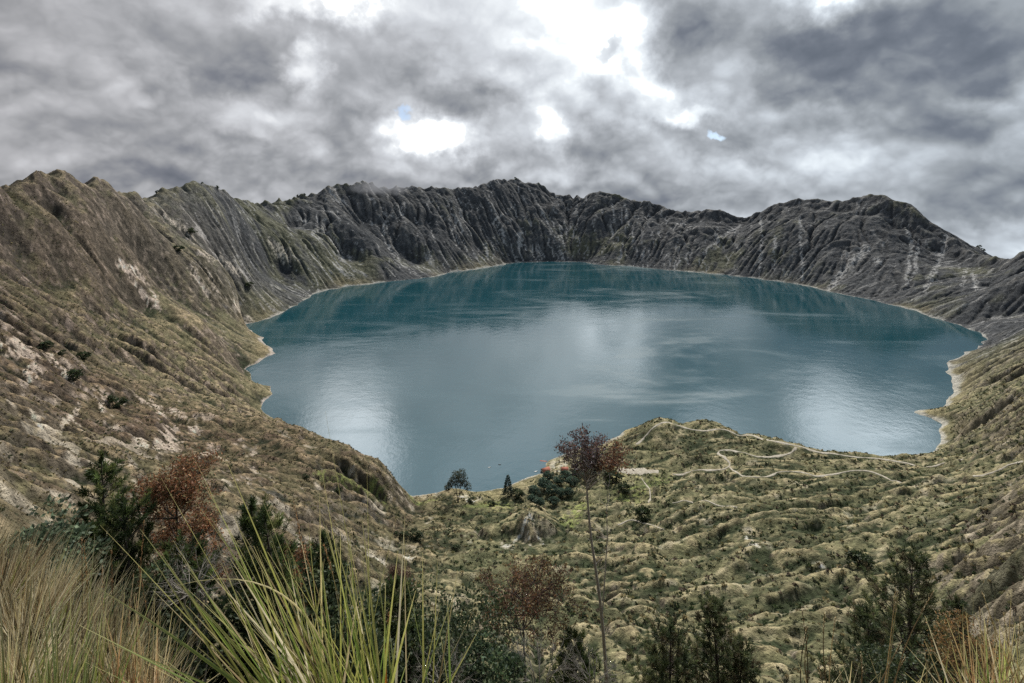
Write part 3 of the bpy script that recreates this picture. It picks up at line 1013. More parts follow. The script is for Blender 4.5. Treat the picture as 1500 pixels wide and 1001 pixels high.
def tubes(lines, sides=5):
    """lines: list of (points, radii) -> verts, quads."""
    V, Fc, n0 = [], [], 0
    ang = np.linspace(0, 2 * np.pi, sides, endpoint=False)
    for P, rad in lines:
        P = np.asarray(P, float)
        rad = np.asarray(rad, float)
        T = np.gradient(P, axis=0)
        T /= np.linalg.norm(T, axis=1)[:, None] + 1e-9
        ref = np.array([0, 0, 1.]) if abs(T[0][2]) < .9 else np.array([1., 0, 0])
        A_ = np.cross(T, ref)
        A_ /= np.linalg.norm(A_, axis=1)[:, None] + 1e-9
        B_ = np.cross(T, A_)
        ring = P[:, None] + rad[:, None, None] * (np.cos(ang)[None, :, None] * A_[:, None] + np.sin(ang)[None, :, None] * B_[:, None])
        V.append(ring.reshape(-1, 3))
        m = len(P)
        i = np.arange(m - 1)[:, None] * sides
        k = np.arange(sides)[None]
        k2 = (k + 1) % sides
        q = np.stack([i + k, i + k2, i + sides + k2, i + sides + k], -1).reshape(-1, 4)
        Fc.append(q + n0)
        n0 += m * sides
    return np.vstack(V), np.vstack(Fc)


def unit(v):
    return v / (np.linalg.norm(v, axis=-1, keepdims=True) + 1e-9)


def leaves(C, D, ln, wd, cols, droop=.0):
    """Kite-shaped leaf quads at C pointing along D. ln, wd arrays. Returns verts, quads, cols."""
    n = len(C)
    C, D = np.asarray(C, float), unit(np.asarray(D, float))
    S = unit(np.cross(D, rng.normal(size=(n, 3))))
    ln = np.broadcast_to(ln, n)[:, None]
    wd = np.broadcast_to(wd, n)[:, None]
    tip = C + D * ln
    tip[:, 2] -= (ln[:, 0] * droop)
    mid = C + D * ln * .45
    V = np.stack([C, mid + S * wd * .5, tip, mid - S * wd * .5], 1).reshape(-1, 3)
    q = np.arange(n * 4).reshape(n, 4)
    return V, q, np.repeat(cols, 4, 0)


GAIN = 1.6


def pick_cols(n, pal, var=.25, w=None):
    pal = np.array(pal, float) * GAIN
    c = pal[rng.choice(len(pal), n, p=w)]
    return c * (1 + var * rng.normal(size=(n, 1))).clip(.45, 1.8)


class Acc:
    def __init__(s):
        s.V, s.F, s.C, s.n = [], [], [], 0

    def add(s, V, Fq, C=None):
        s.V.append(V)
        s.F.append(np.asarray(Fq) + s.n)
        if C is not None:
            s.C.append(C)
        s.n += len(V)

    def obj(s, name, mat, parent=None, smooth=False):
        return make_obj(name, np.vstack(s.V), np.vstack(s.F), mat, parent, smooth, np.vstack(s.C) if s.C else None)


def thing(name, label, cat, loc=(0, 0, 0), group=None, rz=0.0, scale=1.0):
    o = bpy.data.objects.new(name, None)
    o.empty_display_size = .2
    COL.objects.link(o)
    o.location = loc
    o.rotation_euler = (0, 0, rz)
    o.scale = (scale,) * 3 if not hasattr(scale, '__len__') else scale
    return tag(o, label, cat, group)


def dup(root, loc, label, rz=0.0, scale=1.0, group=None):
    o = root.copy()
    COL.objects.link(o)
    o.location = loc
    o.rotation_euler = (0, 0, rz)
    o.scale = (scale,) * 3 if not hasattr(scale, '__len__') else scale
    o['label'] = label
    if group:
        o['group'] = group
    for ch in list(root.children):
        q = ch.copy()
        COL.objects.link(q)
        q.parent = o
    return o


def bark(name, c1, c2):
    m, N, b = new_mat(name)
    g = N.n('ShaderNodeTexCoord')
    v = N.vmath('MULTIPLY', g.outputs['Object'], (6, 6, 1.2))
    N.put(b.inputs['Base Color'], N.ramp(N.noise(v, 3.0, 5, .7), [(.3, c1), (.7, c2)]))
    b.inputs['Roughness'].default_value = .9
    return m


LEAF = leaf_mat('foliage', trans=.32)
NEEDLE = leaf_mat('needles', .5, trans=.4)
GRASS = leaf_mat('grass_blade', .42, trans=.42)
BARK = bark('bark_grey', (.15, .13, .11), (.38, .34, .30))
BARKD = bark('bark_dark', (.03, .024, .02), (.09, .07, .055))
TWIG = bark('twig_pale', (.16, .14, .12), (.34, .31, .27))


def gz(x_, y_):
    return float(mesh_z(x_, y_))


# ------------------------------------------------------------------ scrub and tussocks that cover the slopes (nobody could count them)
def scatter(n, dmin, dmax, half):
    u = rng.random(n)
    d = np.sqrt(dmin ** 2 + u * (dmax ** 2 - dmin ** 2))
    t = (rng.random(n) * 2 - 1) * half
    return t * d, d


def scrub(name, n, dmin, dmax, per, size, lw, label, left=False):
    xx, yy = scatter(n, dmin, dmax, 1.12)
    if left:
        kx = (xx < -15) & (rng.random(n) < sstep(-15, -90, xx))
        xx, yy = xx[kx], yy[kx]
        n = len(xx)
    ss = G1.at(S1, xx, yy)
    clump = fbm(xx / 30, yy / 30, 3) + .6 * fbm(xx / 9, yy / 9, 2)
    hol = G2.at(h2 - box(h2, 8), xx, yy)
    ok = (ss > 14) & (clump + rng.random(n) * .9 > .25)
    for P, _w in PATHS_W:
        for p in P[::2]:
            ok &= (np.abs(xx - p[0]) > 4.5) | (np.abs(yy - p[1]) > 4.5)
    xx, yy, hol, clump = xx[ok], yy[ok], hol[ok], clump[ok]
    m = len(xx)
    leftish = sstep(-20, -120, xx)
    zz = mesh_z(xx, yy)
    sz = size * (.45 + rng.random(m) ** 2 * 1.25) * (1 - .35 * leftish)
    pal = np.array([(.060, .074, .040), (.036, .050, .022), (.100, .108, .070), (.185, .155, .085), (.085, .066, .050), (.13, .125, .06), (.045, .062, .035)])
    wet = np.clip(.5 - hol * .35 + .3 * clump, 0, 1)
    kind = np.where(rng.random(m) < wet, rng.choice([0, 1, 1, 6, 2], m), rng.choice([3, 3, 5, 2, 4], m))
    kind = np.where((leftish > .5) & (rng.random(m) < .6), rng.choice([3, 3, 5, 4], m), kind)
    if left and dmin > 400:
        kind = np.where(rng.random(m) < .4, rng.choice([0, 1, 1, 6], m), kind)
    base = pal[kind] * 1.45 * (1 + .22 * rng.normal(size=(m, 1))).clip(.5, 1.6)
    # leaf sprays on a low dome
    th = rng.random((m, per)) * 2 * np.pi
    el = np.arccos(1 - rng.random((m, per)) * 1.0)
    rad = sz[:, None] * (.55 + .5 * rng.random((m, per)))
    flat_ = rng.uniform(.5, .85, (m, 1))
    D = np.stack([np.sin(el) * np.cos(th), np.sin(el) * np.sin(th), np.cos(el)], -1)
    C = np.stack([xx[:, None] + rad * D[..., 0], yy[:, None] + rad * D[..., 1], zz[:, None] - .1 * sz[:, None] + rad * D[..., 2] * flat_], -1)
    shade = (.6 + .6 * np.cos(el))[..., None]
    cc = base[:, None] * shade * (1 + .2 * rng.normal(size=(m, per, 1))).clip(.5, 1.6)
    DD = D + rng.normal(size=D.shape) * .6
    DD[..., 2] += .35
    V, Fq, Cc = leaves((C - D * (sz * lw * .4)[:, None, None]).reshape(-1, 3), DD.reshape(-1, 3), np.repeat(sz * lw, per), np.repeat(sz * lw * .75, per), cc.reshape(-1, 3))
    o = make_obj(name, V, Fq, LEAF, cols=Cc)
    tag(o, label, 'scrub', kind='stuff')
    print(name, m, len(Fq))


scrub('scrub', 11000, 85, 330, 60, .95, .5, 'low grey green scrub and tussocks covering the near basin')
scrub('scrub', 60000, 300, 960, 11, 1.3, 1.05, 'low olive scrub covering the terraces beside the lake')
scrub('tussocks', 26000, 55, 430, 22, .62, 1.0, 'brown grass tussocks covering the near left slope', True)
scrub('scrub', 30000, 430, 1050, 9, 1.5, 1.0, 'low brown scrub covering the upper left slope', True)
print('scrub', time.time() - T0)


# ------------------------------------------------------------------ broadleaf trees and bushes seen at a distance
def crown_cloud(n_cl, per, R_, Hh, z0, leaf, pal, flat=.8, hole=.0, w=None):
    """Leaf clumps spread through an egg-shaped volume."""
    A_ = Acc()
    for k in range(n_cl):
        a = rnd(0, 2 * math.pi)
        u = rnd(-1, 1)
        q = rnd(.35, 1) ** .6
        rr_ = math.sqrt(max(0, 1 - u * u)) * R_ * q
        cx, cy, cz = rr_ * math.cos(a), rr_ * math.sin(a), z0 + Hh * (.5 + .5 * u * q)
        cr_ = rnd(.22, .42) * R_
        D = unit(rng.normal(size=(per, 3)))
        D[:, 2] = np.abs(D[:, 2]) * .9 - .25
        C = np.array([cx, cy, cz]) + D * cr_ * rng.uniform(.5, 1, (per, 1)) * np.array([1, 1, flat])
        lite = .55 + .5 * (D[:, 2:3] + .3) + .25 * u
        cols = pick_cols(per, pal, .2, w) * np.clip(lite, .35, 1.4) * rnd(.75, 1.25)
        V, Fq, Cc = leaves(C, D + rng.normal(size=D.shape) * .6, leaf * rng.uniform(.6, 1.3, per), leaf * .6, cols)
        A_.add(V, Fq, Cc)
    return A_


def limb_tree(h_, spread, n, r0, lean=0.0, start=.3):
    lines = []
    P = [(lean * t * h_ * .3, 0.04 * h_ * math.sin(3 * t), h_ * t - .6) for t in np.linspace(0, 1, 7)]
    lines.append((P, np.linspace(r0, r0 * .25, 7)))
    for k in range(n):
        t = rnd(start, .9)
        b_ = np.array(P[int(t * 6)])
        a = rnd(0, 6.28)
        l_ = spread * rnd(.5, 1) * (1.1 - t * .5)
        e = b_ + np.array([math.cos(a) * l_, math.sin(a) * l_, l_ * rnd(.3, .9)])
        m_ = (b_ + e) / 2 + np.array([0, 0, l_ * .1])
        lines.append(([b_, m_, e], [r0 * .35, r0 * .22, r0 * .08]))
    return tubes(lines, 5)


def round_tree(name, label, cat, loc, h_, R_, pal, group=None, rz=0., n_cl=34, per=46, trunk=.3, leaf=None, crown0=.25):
    t = thing(name, label, cat, loc, group, rz)
    V, Fq = limb_tree(h_ * .85, R_ * .8, 6, max(.12, h_ * .028))
    make_obj('trunk', V, Fq, BARKD, t, True)
    A_ = crown_cloud(n_cl, per, R_, h_ * (1 - crown0), h_ * crown0, leaf or R_ * .22, pal)
    A_.obj('crown', LEAF, t)
    return t


GREEN = [(.035, .055, .026), (.05, .075, .036), (.028, .045, .026), (.07, .09, .045)]
BLUEG = [(.040, .068, .048), (.060, .090, .066), (.030, .052, .040), (.085, .105, .070)]
DARK = [(.020, .032, .016), (.032, .045, .02), (.045, .055, .025)]
# grove by the boat landing
grove = [(783, 722, 7.5), (797, 712, 8), (808, 722, 7), (818, 706, 7.5), (829, 699, 7), (803, 700, 6.5), (838, 708, 7), (846, 697, 7), (858, 701, 6), (822, 724, 6), (790, 738, 6), (780, 733, 5), (868, 694, 6), (812, 736, 5.5), (833, 722, 5)]
protoG = []
for i in range(3):
    protoG.append(None)
for i, (px, py, rad) in enumerate(grove):
    p = hit(px, py + 4)
    k = i % 3
    lab = 'bushy blue green tree in the grove behind the boat landing'
    if protoG[k] is None:
        protoG[k] = round_tree('grove_tree', lab, 'tree', p, 8.0 + k, 5.6 + .5 * k, BLUEG, 'trees of the grove by the landing', rz=rnd(0, 6), n_cl=40, per=40)
        protoG[k].scale = (rad / 5.8,) * 3
    else:
        dup(protoG[k], p, lab, rnd(0, 6.28), rad / 5.8 * rnd(.9, 1.1))
# single round bushes dotted over the slopes: px, py of foot, radius in px, label
bush = [(107, 558, 10, 'dark round bush on the upper left slope above the pale scars'), (173, 597, 9, 'dark round bush on the left slope, larger of a touching pair'), (161, 586, 5, 'small dark bush up left of a larger round bush on the left slope'),
        (66, 512, 8, 'low dark bush near the left edge beside a long pale bank'), (122, 528, 8, 'wide dark bush at the right end of the long pale bank'), (91, 521, 5, 'small dark bush in the middle of the long pale bank'),
        (494, 724, 6, 'dark bush on the green spur above the stony patch'), (448, 702, 5, 'small dark bush on the spur left of the stony patch'), (592, 789, 7, 'middle of three dark bushes in a row on the lower spur'),
        (610, 789, 9, 'largest of three dark bushes in a row on the lower spur'), (580, 785, 4, 'smallest of three dark bushes in a row on the lower spur'), (668, 807, 6, 'single dark bush in the hollow left of the bare pointed hillock'),
        (913, 720, 9, 'rounded green bush on the meadow below the sandy clearing'), (897, 708, 12, 'spreading dark bush at the left end of the sandy clearing'), (760, 728, 8, 'green bush beside the pointed conifer at the water'),
        (720, 741, 5, 'low bush on the bank between the two lakeside trees'), (690, 737, 5, 'low bush at the foot of the tall lakeside tree'), (280, 343, 6, 'dark tree on the high left wall below the pale scar'), (262, 368, 6, 'dark tree lower down the high left wall'),
        (365, 420, 5, 'dark bush on the left wall above the inlet'), (1260, 830, 14, 'bright green thicket in the hollow on the right'), (940, 762, 12, 'dark green thicket at the head of the gully')]
protoB = None
for px, py, rad, lab in bush:
    p = hit(px, py)
    w_ = rad * p[1] / F
    if protoB is None:
        protoB = round_tree('bush', lab, 'bush', p, 1.7, 1.0, DARK, 'round bushes dotted over the slopes', n_cl=26, per=34, leaf=.26, crown0=.05)
        protoB.scale = (w_,) * 3
    else:
        dup(protoB, p, lab, rnd(0, 6.28), (w_ * rnd(.9, 1.15), w_, w_ * rnd(.75, 1.0)))
# tiny trees on the crater rim
for i, (px, ) in enumerate([(230,), (296,), (318,), (436,), (446,), (755,), (1434,), (1440,)]):
    d_ = np.linspace(700, 4000, 1600)
    e = mesh_z((px - CX) / F * d_, d_)
    k = int(np.argmax((e - H) / d_))
    lab = ['tiny tree on the left rim beside a notch', 'left one of two tiny trees on the left summit ridge', 'right one of two tiny trees on the left summit ridge', 'left one of two tiny trees on the low rim under the mist', 'right one of two tiny trees on the low rim under the mist',
           'tiny tree on the central summit of the far rim', 'left one of two tiny trees in the right saddle', 'right one of two tiny trees in the right saddle'][i]
    sc_h = d_[k] / F * [4, 3, 4, 3, 3, 4, 5, 4][i]
    dup(protoB, ((px - CX) / F * d_[k], d_[k], e[k] - sc_h * .45), lab, rnd(0, 6), (sc_h * .55, sc_h * .55, sc_h * .75), 'tiny trees along the crater rim')

# tall lakeside tree with two stems, and the pointed conifer
p = hit(671, 737)
hT = (737 - 697) * p[1] / F
t = thing('lakeside_tree', 'tall dark tree with rounded crown and split trunk on the shore', 'tree', p, scale=1.18)
lines = []
for sx_ in (-1, 1):
    P = [(sx_ * .1 * hT * tt, 0, hT * .75 * tt - 1) for tt in np.linspace(0, 1, 6)]
    lines.append((P, np.linspace(.55, .18, 6)))
    for k in range(6):
        b_ = np.array(P[2 + k % 4])
        e = b_ + np.array([sx_ * rnd(.05, .22) * hT, rnd(-.2, .2) * hT, rnd(.08, .22) * hT])
        lines.append(([b_, (b_ + e) / 2 + np.array([0, 0, .5]), e], [.2, .14, .07]))
V, Fq = tubes(lines, 5)
make_obj('trunk', V, Fq, BARKD, t, True)
A_ = Acc()
for cx, cz, cr_ in [(0, .80, .21), (-.12, .72, .15), (.14, .72, .16), (-.05, .92, .13), (.1, .88, .13), (-.28, .56, .12), (-.34, .45, .09), (.30, .50, .12), (.22, .60, .11), (-.22, .63, .10), (.02, .62, .1)]:
    n = int(260 * cr_ / .12)
    D = unit(rng.normal(size=(n, 3)))
    C = np.array([cx, rnd(-.12, .12), cz]) * hT + D * cr_ * hT * rng.uniform(.4, 1.05, (n, 1))
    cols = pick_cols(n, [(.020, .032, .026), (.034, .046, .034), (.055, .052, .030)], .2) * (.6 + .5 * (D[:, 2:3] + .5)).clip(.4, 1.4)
    A_.add(*leaves(C, D + rng.normal(size=D.shape) * .5, hT * .035, hT * .02, cols))
A_.obj('crown', LEAF, t)

p = hit(744, 727)
hC = (727 - 696) * p[1] / F
t = thing('conifer', 'narrow pointed dark conifer standing alone at the water', 'tree', p)
V, Fq = tubes([([(0, 0, -.6), (0, 0, hC * .5), (.1, 0, hC)], [.45, .28, .05])], 6)
make_obj('trunk', V, Fq, BARKD, t, True)
A_ = Acc()
for k in range(26):
    u = k / 25
    hz = hC * (.12 + .86 * u)
    R_ = hC * .25 * (1 - u) ** .8 + .3
    n = int(30 + 70 * (1 - u))
    a = rng.random(n) * 6.28
    q = rng.uniform(.2, 1, n) ** .6 * R_ * (1 + .25 * np.sin(a * 5 + k * 2))
    C = np.stack([np.cos(a) * q, np.sin(a) * q, hz - q * .25 + rng.normal(size=n) * .3], 1)
    D = np.stack([np.cos(a), np.sin(a), rng.normal(size=n) * .3 - .1], 1)
    A_.add(*leaves(C, D, hC * .06, hC * .03, pick_cols(n, [(.016, .028, .022), (.03, .042, .03)], .25)))
A_.obj('crown', NEEDLE, t)

# ------------------------------------------------------------------ foreground pines
def pine(name, label, loc, h_, R_, pal, group=None, pn=50, density=1.0, top_bare=False, rz=0., needle=.13, nw=.011, asym=None):
    t = thing(name, label, 'tree', loc, group, rz)
    lines = []
    P = np.array([(.05 * h_ * math.sin(2.2 * u + rz), .04 * h_ * math.sin(3 * u), h_ * u - .4 * (1 - u)) for u in np.linspace(0, 1, 12)])
    r0 = .02 * h_ + .015
    lines.append((P, np.linspace(r0, .008, 12)))
    sh = []          # shoots: base, dir, length

    def along(u):
        i = min(10, int(u * 11))
        f = u * 11 - i
        return P[i] * (1 - f) + P[i + 1] * f
    nwh = int(h_ * 2.6)
    for k in range(nwh):
        u = .12 + .86 * (k + rnd(-.3, .3)) / nwh
        u = min(max(u, .1), .985)
        b_ = along(u)
        prof = (1 - u) ** .85 * (.6 + .4 * min(1, u / .25)) * (.75 + .5 * rnd())
        nb_ = random.randint(4, 7)
        a0 = rnd(0, 6.28)
        for j in range(nb_):
            a = a0 + j * 6.28 / nb_ + rnd(-.35, .35)
            l_ = R_ * prof * rnd(.65, 1.15) + .12
            up = rnd(.25, .6) + .5 * u
            e = b_ + np.array([math.cos(a) * l_, math.sin(a) * l_, l_ * up])
            m_ = b_ * .5 + e * .5 - np.array([0, 0, l_ * .12])
            lines.append(([b_, m_, e], [.012 + l_ * .012, .009 + l_ * .006, .004]))
            nsh = max(3, int(l_ * 9 * density))
            for q in range(nsh):
                f = rnd(.25, 1) if q else 1.0
                c0 = (b_ * (1 - f) ** 2 + 2 * f * (1 - f) * m_ + f * f * e)
                dv = np.array([math.cos(a) * .5 + rnd(-.6, .6), math.sin(a) * .5 + rnd(-.6, .6), rnd(.5, 1.3)])
                sh.append((c0, dv / np.linalg.norm(dv), rnd(.16, .36) * (1 + .3 * (1 - u))))
    for q in range(3):
        sh.append((along(.97), np.array([rnd(-.15, .15), rnd(-.15, .15), 1.]), rnd(.25, .45)))
    V, Fq = tubes(lines, 5)
    make_obj('trunk', V, Fq, BARKD, t, True)
    B_ = np.array([q[0] for q in sh])
    Dv = unit(np.array([q[1] for q in sh]))
    Ls = np.array([q[2] for q in sh])
    f = rng.random((len(sh), pn))
    C = B_[:, None] + Dv[:, None] * (f * Ls[:, None])[..., None]
    D = Dv[:, None] * .9 + rng.normal(size=(len(sh), pn, 3)) * .55
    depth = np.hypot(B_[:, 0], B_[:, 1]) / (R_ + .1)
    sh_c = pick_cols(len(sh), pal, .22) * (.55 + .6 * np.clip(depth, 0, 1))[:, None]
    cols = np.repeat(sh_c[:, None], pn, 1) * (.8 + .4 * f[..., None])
    V, Fq, Cc = leaves(C.reshape(-1, 3), D.reshape(-1, 3), needle * rng.uniform(.7, 1.2, len(sh) * pn), nw, cols.reshape(-1, 3))
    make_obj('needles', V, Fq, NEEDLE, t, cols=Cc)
    return t


PINE = [(.042, .062, .022), (.065, .09, .03), (.028, .043, .018), (.10, .115, .04)]
PINEL = [(.06, .075, .035), (.085, .105, .045), (.04, .055, .028), (.12, .13, .06), (.09, .075, .045)]
RUST = [(.17, .075, .038), (.12, .055, .03), (.21, .11, .055), (.09, .05, .03), (.10, .085, .04)]


def place(px, d):
    x_ = (px - CX) / F * d
    return x_, d, gz(x_, d)


def topz(py, d):
    return H - (py - YH) / F * d


def put_pine(px, py, d, R_, label, pal=PINE, **kw):
    x_, y_, z_ = place(px, d)
    return pine('pine_tree', label, (x_, y_, z_), topz(py, d) - z_, R_, pal, rz=rnd(0, 6), **kw)


put_pine(135, 668, 14.0, 1.15, 'tall young pine with upright shoots at the left, highest green tip', density=1.3, needle=.15, nw=.02)
put_pine(182, 735, 13.0, 1.5, 'broad dark pine right beside the tall young pine at the left', density=1.3, needle=.15, nw=.02)
put_pine(112, 772, 13.5, 1.2, 'low dark pine filling in left of the tall young pine', density=1.2, needle=.15, nw=.02)
put_pine(352, 735, 13.0, .9, 'young pine with open green candles right of the rusty tree', density=1.0, needle=.16, nw=.02)
put_pine(388, 752, 12.5, .8, 'small pine just right of the open green candles', density=1.0, needle=.16, nw=.02)
put_pine(250, 800, 12.0, 1.5, 'dark pine in the shade below the rusty tree', density=1.3, needle=.15, nw=.02)
put_pine(480, 788, 14.5, 1.1, 'dark pine half hidden behind the tall green grass', density=1.2, needle=.15, nw=.02)
put_pine(570, 850, 15.0, 1.2, 'dark bushy pine just right of the tall green grass', density=1.3, needle=.16, nw=.022)
put_pine(1330, 815, 24.0, 3.4, 'tall spreading pine at the lower right behind dry stalks', density=.55, needle=.24, nw=.03, pn=30, pal=PINEL)
put_pine(1258, 890, 23.0, 2.0, 'shorter pine on the left of the tall spreading pine', density=.6, needle=.24, nw=.03, pn=30, pal=PINEL)
put_pine(1392, 872, 25.0, 1.9, 'shorter pine on the right of the tall spreading pine', density=.6, needle=.24, nw=.03, pn=30, pal=PINEL)
put_pine(1036, 880, 26.0, 2.3, 'pine with upright candles at the bottom right of centre', density=.55, needle=.26, nw=.032, pn=30, pal=PINEL)
put_pine(975, 925, 25.0, 2.8, 'low wide pine left of the pine with upright candles', density=.6, needle=.26, nw=.032, pn=30, pal=PINEL)
put_pine(1078, 940, 26.0, 2.2, 'low pine right of the pine with upright candles', density=.6, needle=.26, nw=.032, pn=30, pal=PINEL)
put_pine(835, 930, 20.0, 1.5, 'small green pine between the umbrella tree and the slender tree', density=.7, needle=.22, nw=.025)
print('pines', time.time() - T0)

# ------------------------------------------------------------------ rusty and bare trees
def branchy(P0, dirv, L_, r_, depth, lines, tips, spread=.6, up=.25, kids=(2, 4), seg=4):
    P = [np.array(P0, float)]
    d_ = np.array(dirv, float)
    d_ /= np.linalg.norm(d_)
    for k in range(seg):
        d_ = d_ + rng.normal(size=3) * .13 + np.array([0, 0, up * .15])
        d_ /= np.linalg.norm(d_)
        P.append(P[-1] + d_ * L_ / seg)
    lines.append((P, np.linspace(r_, r_ * .5, seg + 1)))
    if depth == 0:
        tips.append((P[-1], d_))
        tips.append((P[-2], d_))
        return
    for q in range(random.randint(*kids)):
        f = rnd(.35, 1.0)
        i = min(seg - 1, int(f * seg))
        b_ = P[i] + (P[i + 1] - P[i]) * (f * seg - i)
        nd = d_ + rng.normal(size=3) * spread + np.array([0, 0, up])
        branchy(b_, nd, L_ * rnd(.5, .75), r_ * .5, depth - 1, lines, tips, spread, up, kids, seg)


def rusty_tree(name, label, px, py, d, R_, crown_h, pal, w=None, r0=.09, lean=0.0, n_main=12, leaf=.10, per=26, spread=.6, low=False, bark_=BARKD, arms=None):
    x_, y_, z_ = place(px, d)
    h_ = topz(py, d) - z_
    t = thing(name, label, 'tree', (x_, y_, z_))
    P = np.array([(lean * (u - 1) * h_ * .1 + .06 * math.sin(5 * u), .05 * math.sin(4 * u), h_ * .93 * u - .4 * (1 - u)) for u in np.linspace(0, 1, 14)])
    lines, tips = [(P, np.linspace(r0, .02, 14))], []
    for k in range(n_main):
        hz = h_ - crown_h * rnd(.12, 1.0)
        u = hz / (h_ * .93)
        i = min(12, max(0, int(u * 13)))
        f = (h_ - hz) / crown_h
        a = k * 2.4 + rnd(-.4, .4)
        ln = R_ * (.35 + .65 * f ** .6) * rnd(.6, 1.0)
        branchy(P[i], (math.cos(a), math.sin(a), .55), ln, .028, 2, lines, tips, spread, .22)
    tips.append((P[-1], np.array([0, 0, 1.])))
    V, Fq = tubes(lines, 5)
    make_obj('trunk', V, Fq, bark_, t, True)
    A_ = Acc()
    for c0, dv in tips:
        if w is not None and rnd() < .08:
            continue
        n = per
        C = c0 + rng.normal(size=(n, 3)) * leaf * 1.1
        A_.add(*leaves(C, rng.normal(size=(n, 3)) + np.array([0, 0, .2]) + dv * .6, leaf * rng.uniform(.6, 1.3, n), leaf * .32, pick_cols(n, pal, .25, w) * rnd(.7, 1.25)))
    A_.obj('crown', LEAF, t)
    return t


rusty_tree('dry_tree', 'rust coloured dying tree among the dark pines at the left', 262, 655, 15.0, 1.25, 4.2, RUST, n_main=26, leaf=.11, per=26)
rusty_tree('dry_tree', 'low rust brown tree between the young pines and the tall grass', 415, 800, 13.5, .7, 1.6, RUST, n_main=12, leaf=.09, per=20)
rusty_tree('umbrella_tree', 'red brown umbrella shaped tree with open branches at bottom centre', 768, 838, 21.0, 1.9, 2.5, [(.075, .04, .028), (.11, .05, .032), (.14, .075, .03), (.05, .035, .028), (.09, .075, .035)], n_main=20, leaf=.12, per=22, spread=.7)
rusty_tree('dry_tree', 'small reddish tree standing alone left of the bottom centre', 585, 815, 40.0, 1.0, 2.2, [(.08, .05, .035), (.11, .065, .045), (.06, .045, .03)], n_main=12, leaf=.14, per=18)
rusty_tree('dry_bush', 'rust orange bush at the right beside the tall grass', 1425, 930, 14.0, .9, 1.6, [(.22, .12, .05), (.15, .10, .045), (.10, .09, .04)], n_main=14, leaf=.09, per=18)
# the tall slender tree
d = 24.0
x_, y_, z_ = place(889, d)
h_ = topz(640, d) - z_
t = thing('slender_tree', 'tall slender tree with bare trunk and small purple brown crown at centre', 'tree', (x_, y_, z_))
K = [(889, 1001), (884, 930), (879, 880), (872, 830), (866, 790), (862, 750), (860, 720), (857, 690), (853, 665), (853, 640)]
P = [(0, 0, -.4)] + [((px - 889) / F * d, .0, topz(py, d) - z_) for px, py in K]
rad = [.10, .09, .08, .073, .066, .058, .05, .043, .034, .025, .012]
lines, tips = [(P, rad)], []
P = np.array(P)
fork = [((px - 889) / F * d, .3 * k, topz(py, d) - z_) for k, (px, py) in enumerate([(882, 905), (888, 850), (893, 800), (894, 760), (898, 735)])]
lines.append((fork, [.035, .03, .024, .017, .008]))
for k in range(9):
    branchy(fork[2 + k % 3], (rnd(-1, 1), rnd(-1, 1), rnd(.2, 1)), rnd(.4, .8), .014, 1, lines, [], .6, .2)
for k in range(26):       # bare side twigs along the stem
    i = random.randint(3, 8)
    f = rnd()
    b_ = P[i] * (1 - f) + P[i + 1] * f
    a = rnd(0, 6.28)
    branchy(b_, (math.cos(a), math.sin(a), rnd(.3, .9)), rnd(.3, .9), .012, 1, lines, [], .6, .25)
red_tips = []
for k in range(84):       # crown limbs: a rounded head, and a flat rusty spray to the right
    red = k % 3 == 0
    cx_, cy_, rx_, ry_ = (894, 664, 34, 15) if red else (852, 658, 37, 27)
    v3 = unit(rng.normal(size=3)) * rnd(.3, 1) ** .5
    e = np.array([(cx_ + v3[0] * rx_ - 889) / F * d, v3[1] * rx_ / F * d, topz(cy_ - v3[2] * ry_, d) - z_])
    i = random.randint(7, 8)
    f = rnd()
    b_ = P[i] * (1 - f) + P[i + 1] * f
    m_ = b_ * .45 + e * .55 + np.array([0, 0, -.10]) + rng.normal(size=3) * .05
    lines.append(([b_, b_ * .5 + m_ * .5 + rng.normal(size=3) * .03, m_, e], [.018, .014, .009, .004]))
    (red_tips if red else tips).append((e, unit(e - m_)))
    if rnd() < .5:
        (red_tips if red else tips).append((m_ * .4 + e * .6, unit(e - m_)))
V, Fq = tubes(lines, 5)
make_obj('trunk', V, Fq, BARK, t, True)
A_ = Acc()
for red, tl in ((False, tips), (True, red_tips)):
    pal = [(.13, .06, .035), (.09, .045, .03), (.17, .095, .05), (.06, .04, .03)] if red else [(.05, .04, .042), (.08, .055, .055), (.12, .10, .11), (.05, .042, .03), (.09, .045, .035)]
    for c0, dv in tl:
        n = 34
        A_.add(*leaves(c0 + rng.normal(size=(n, 3)) * .11, rng.normal(size=(n, 3)) + dv * .5 + np.array([0, 0, .2]), (.15 * rng.uniform(.5, 1.3, n)), .055, pick_cols(n, pal, .25) * rnd(.7, 1.3)))
A_.obj('crown', LEAF, t)
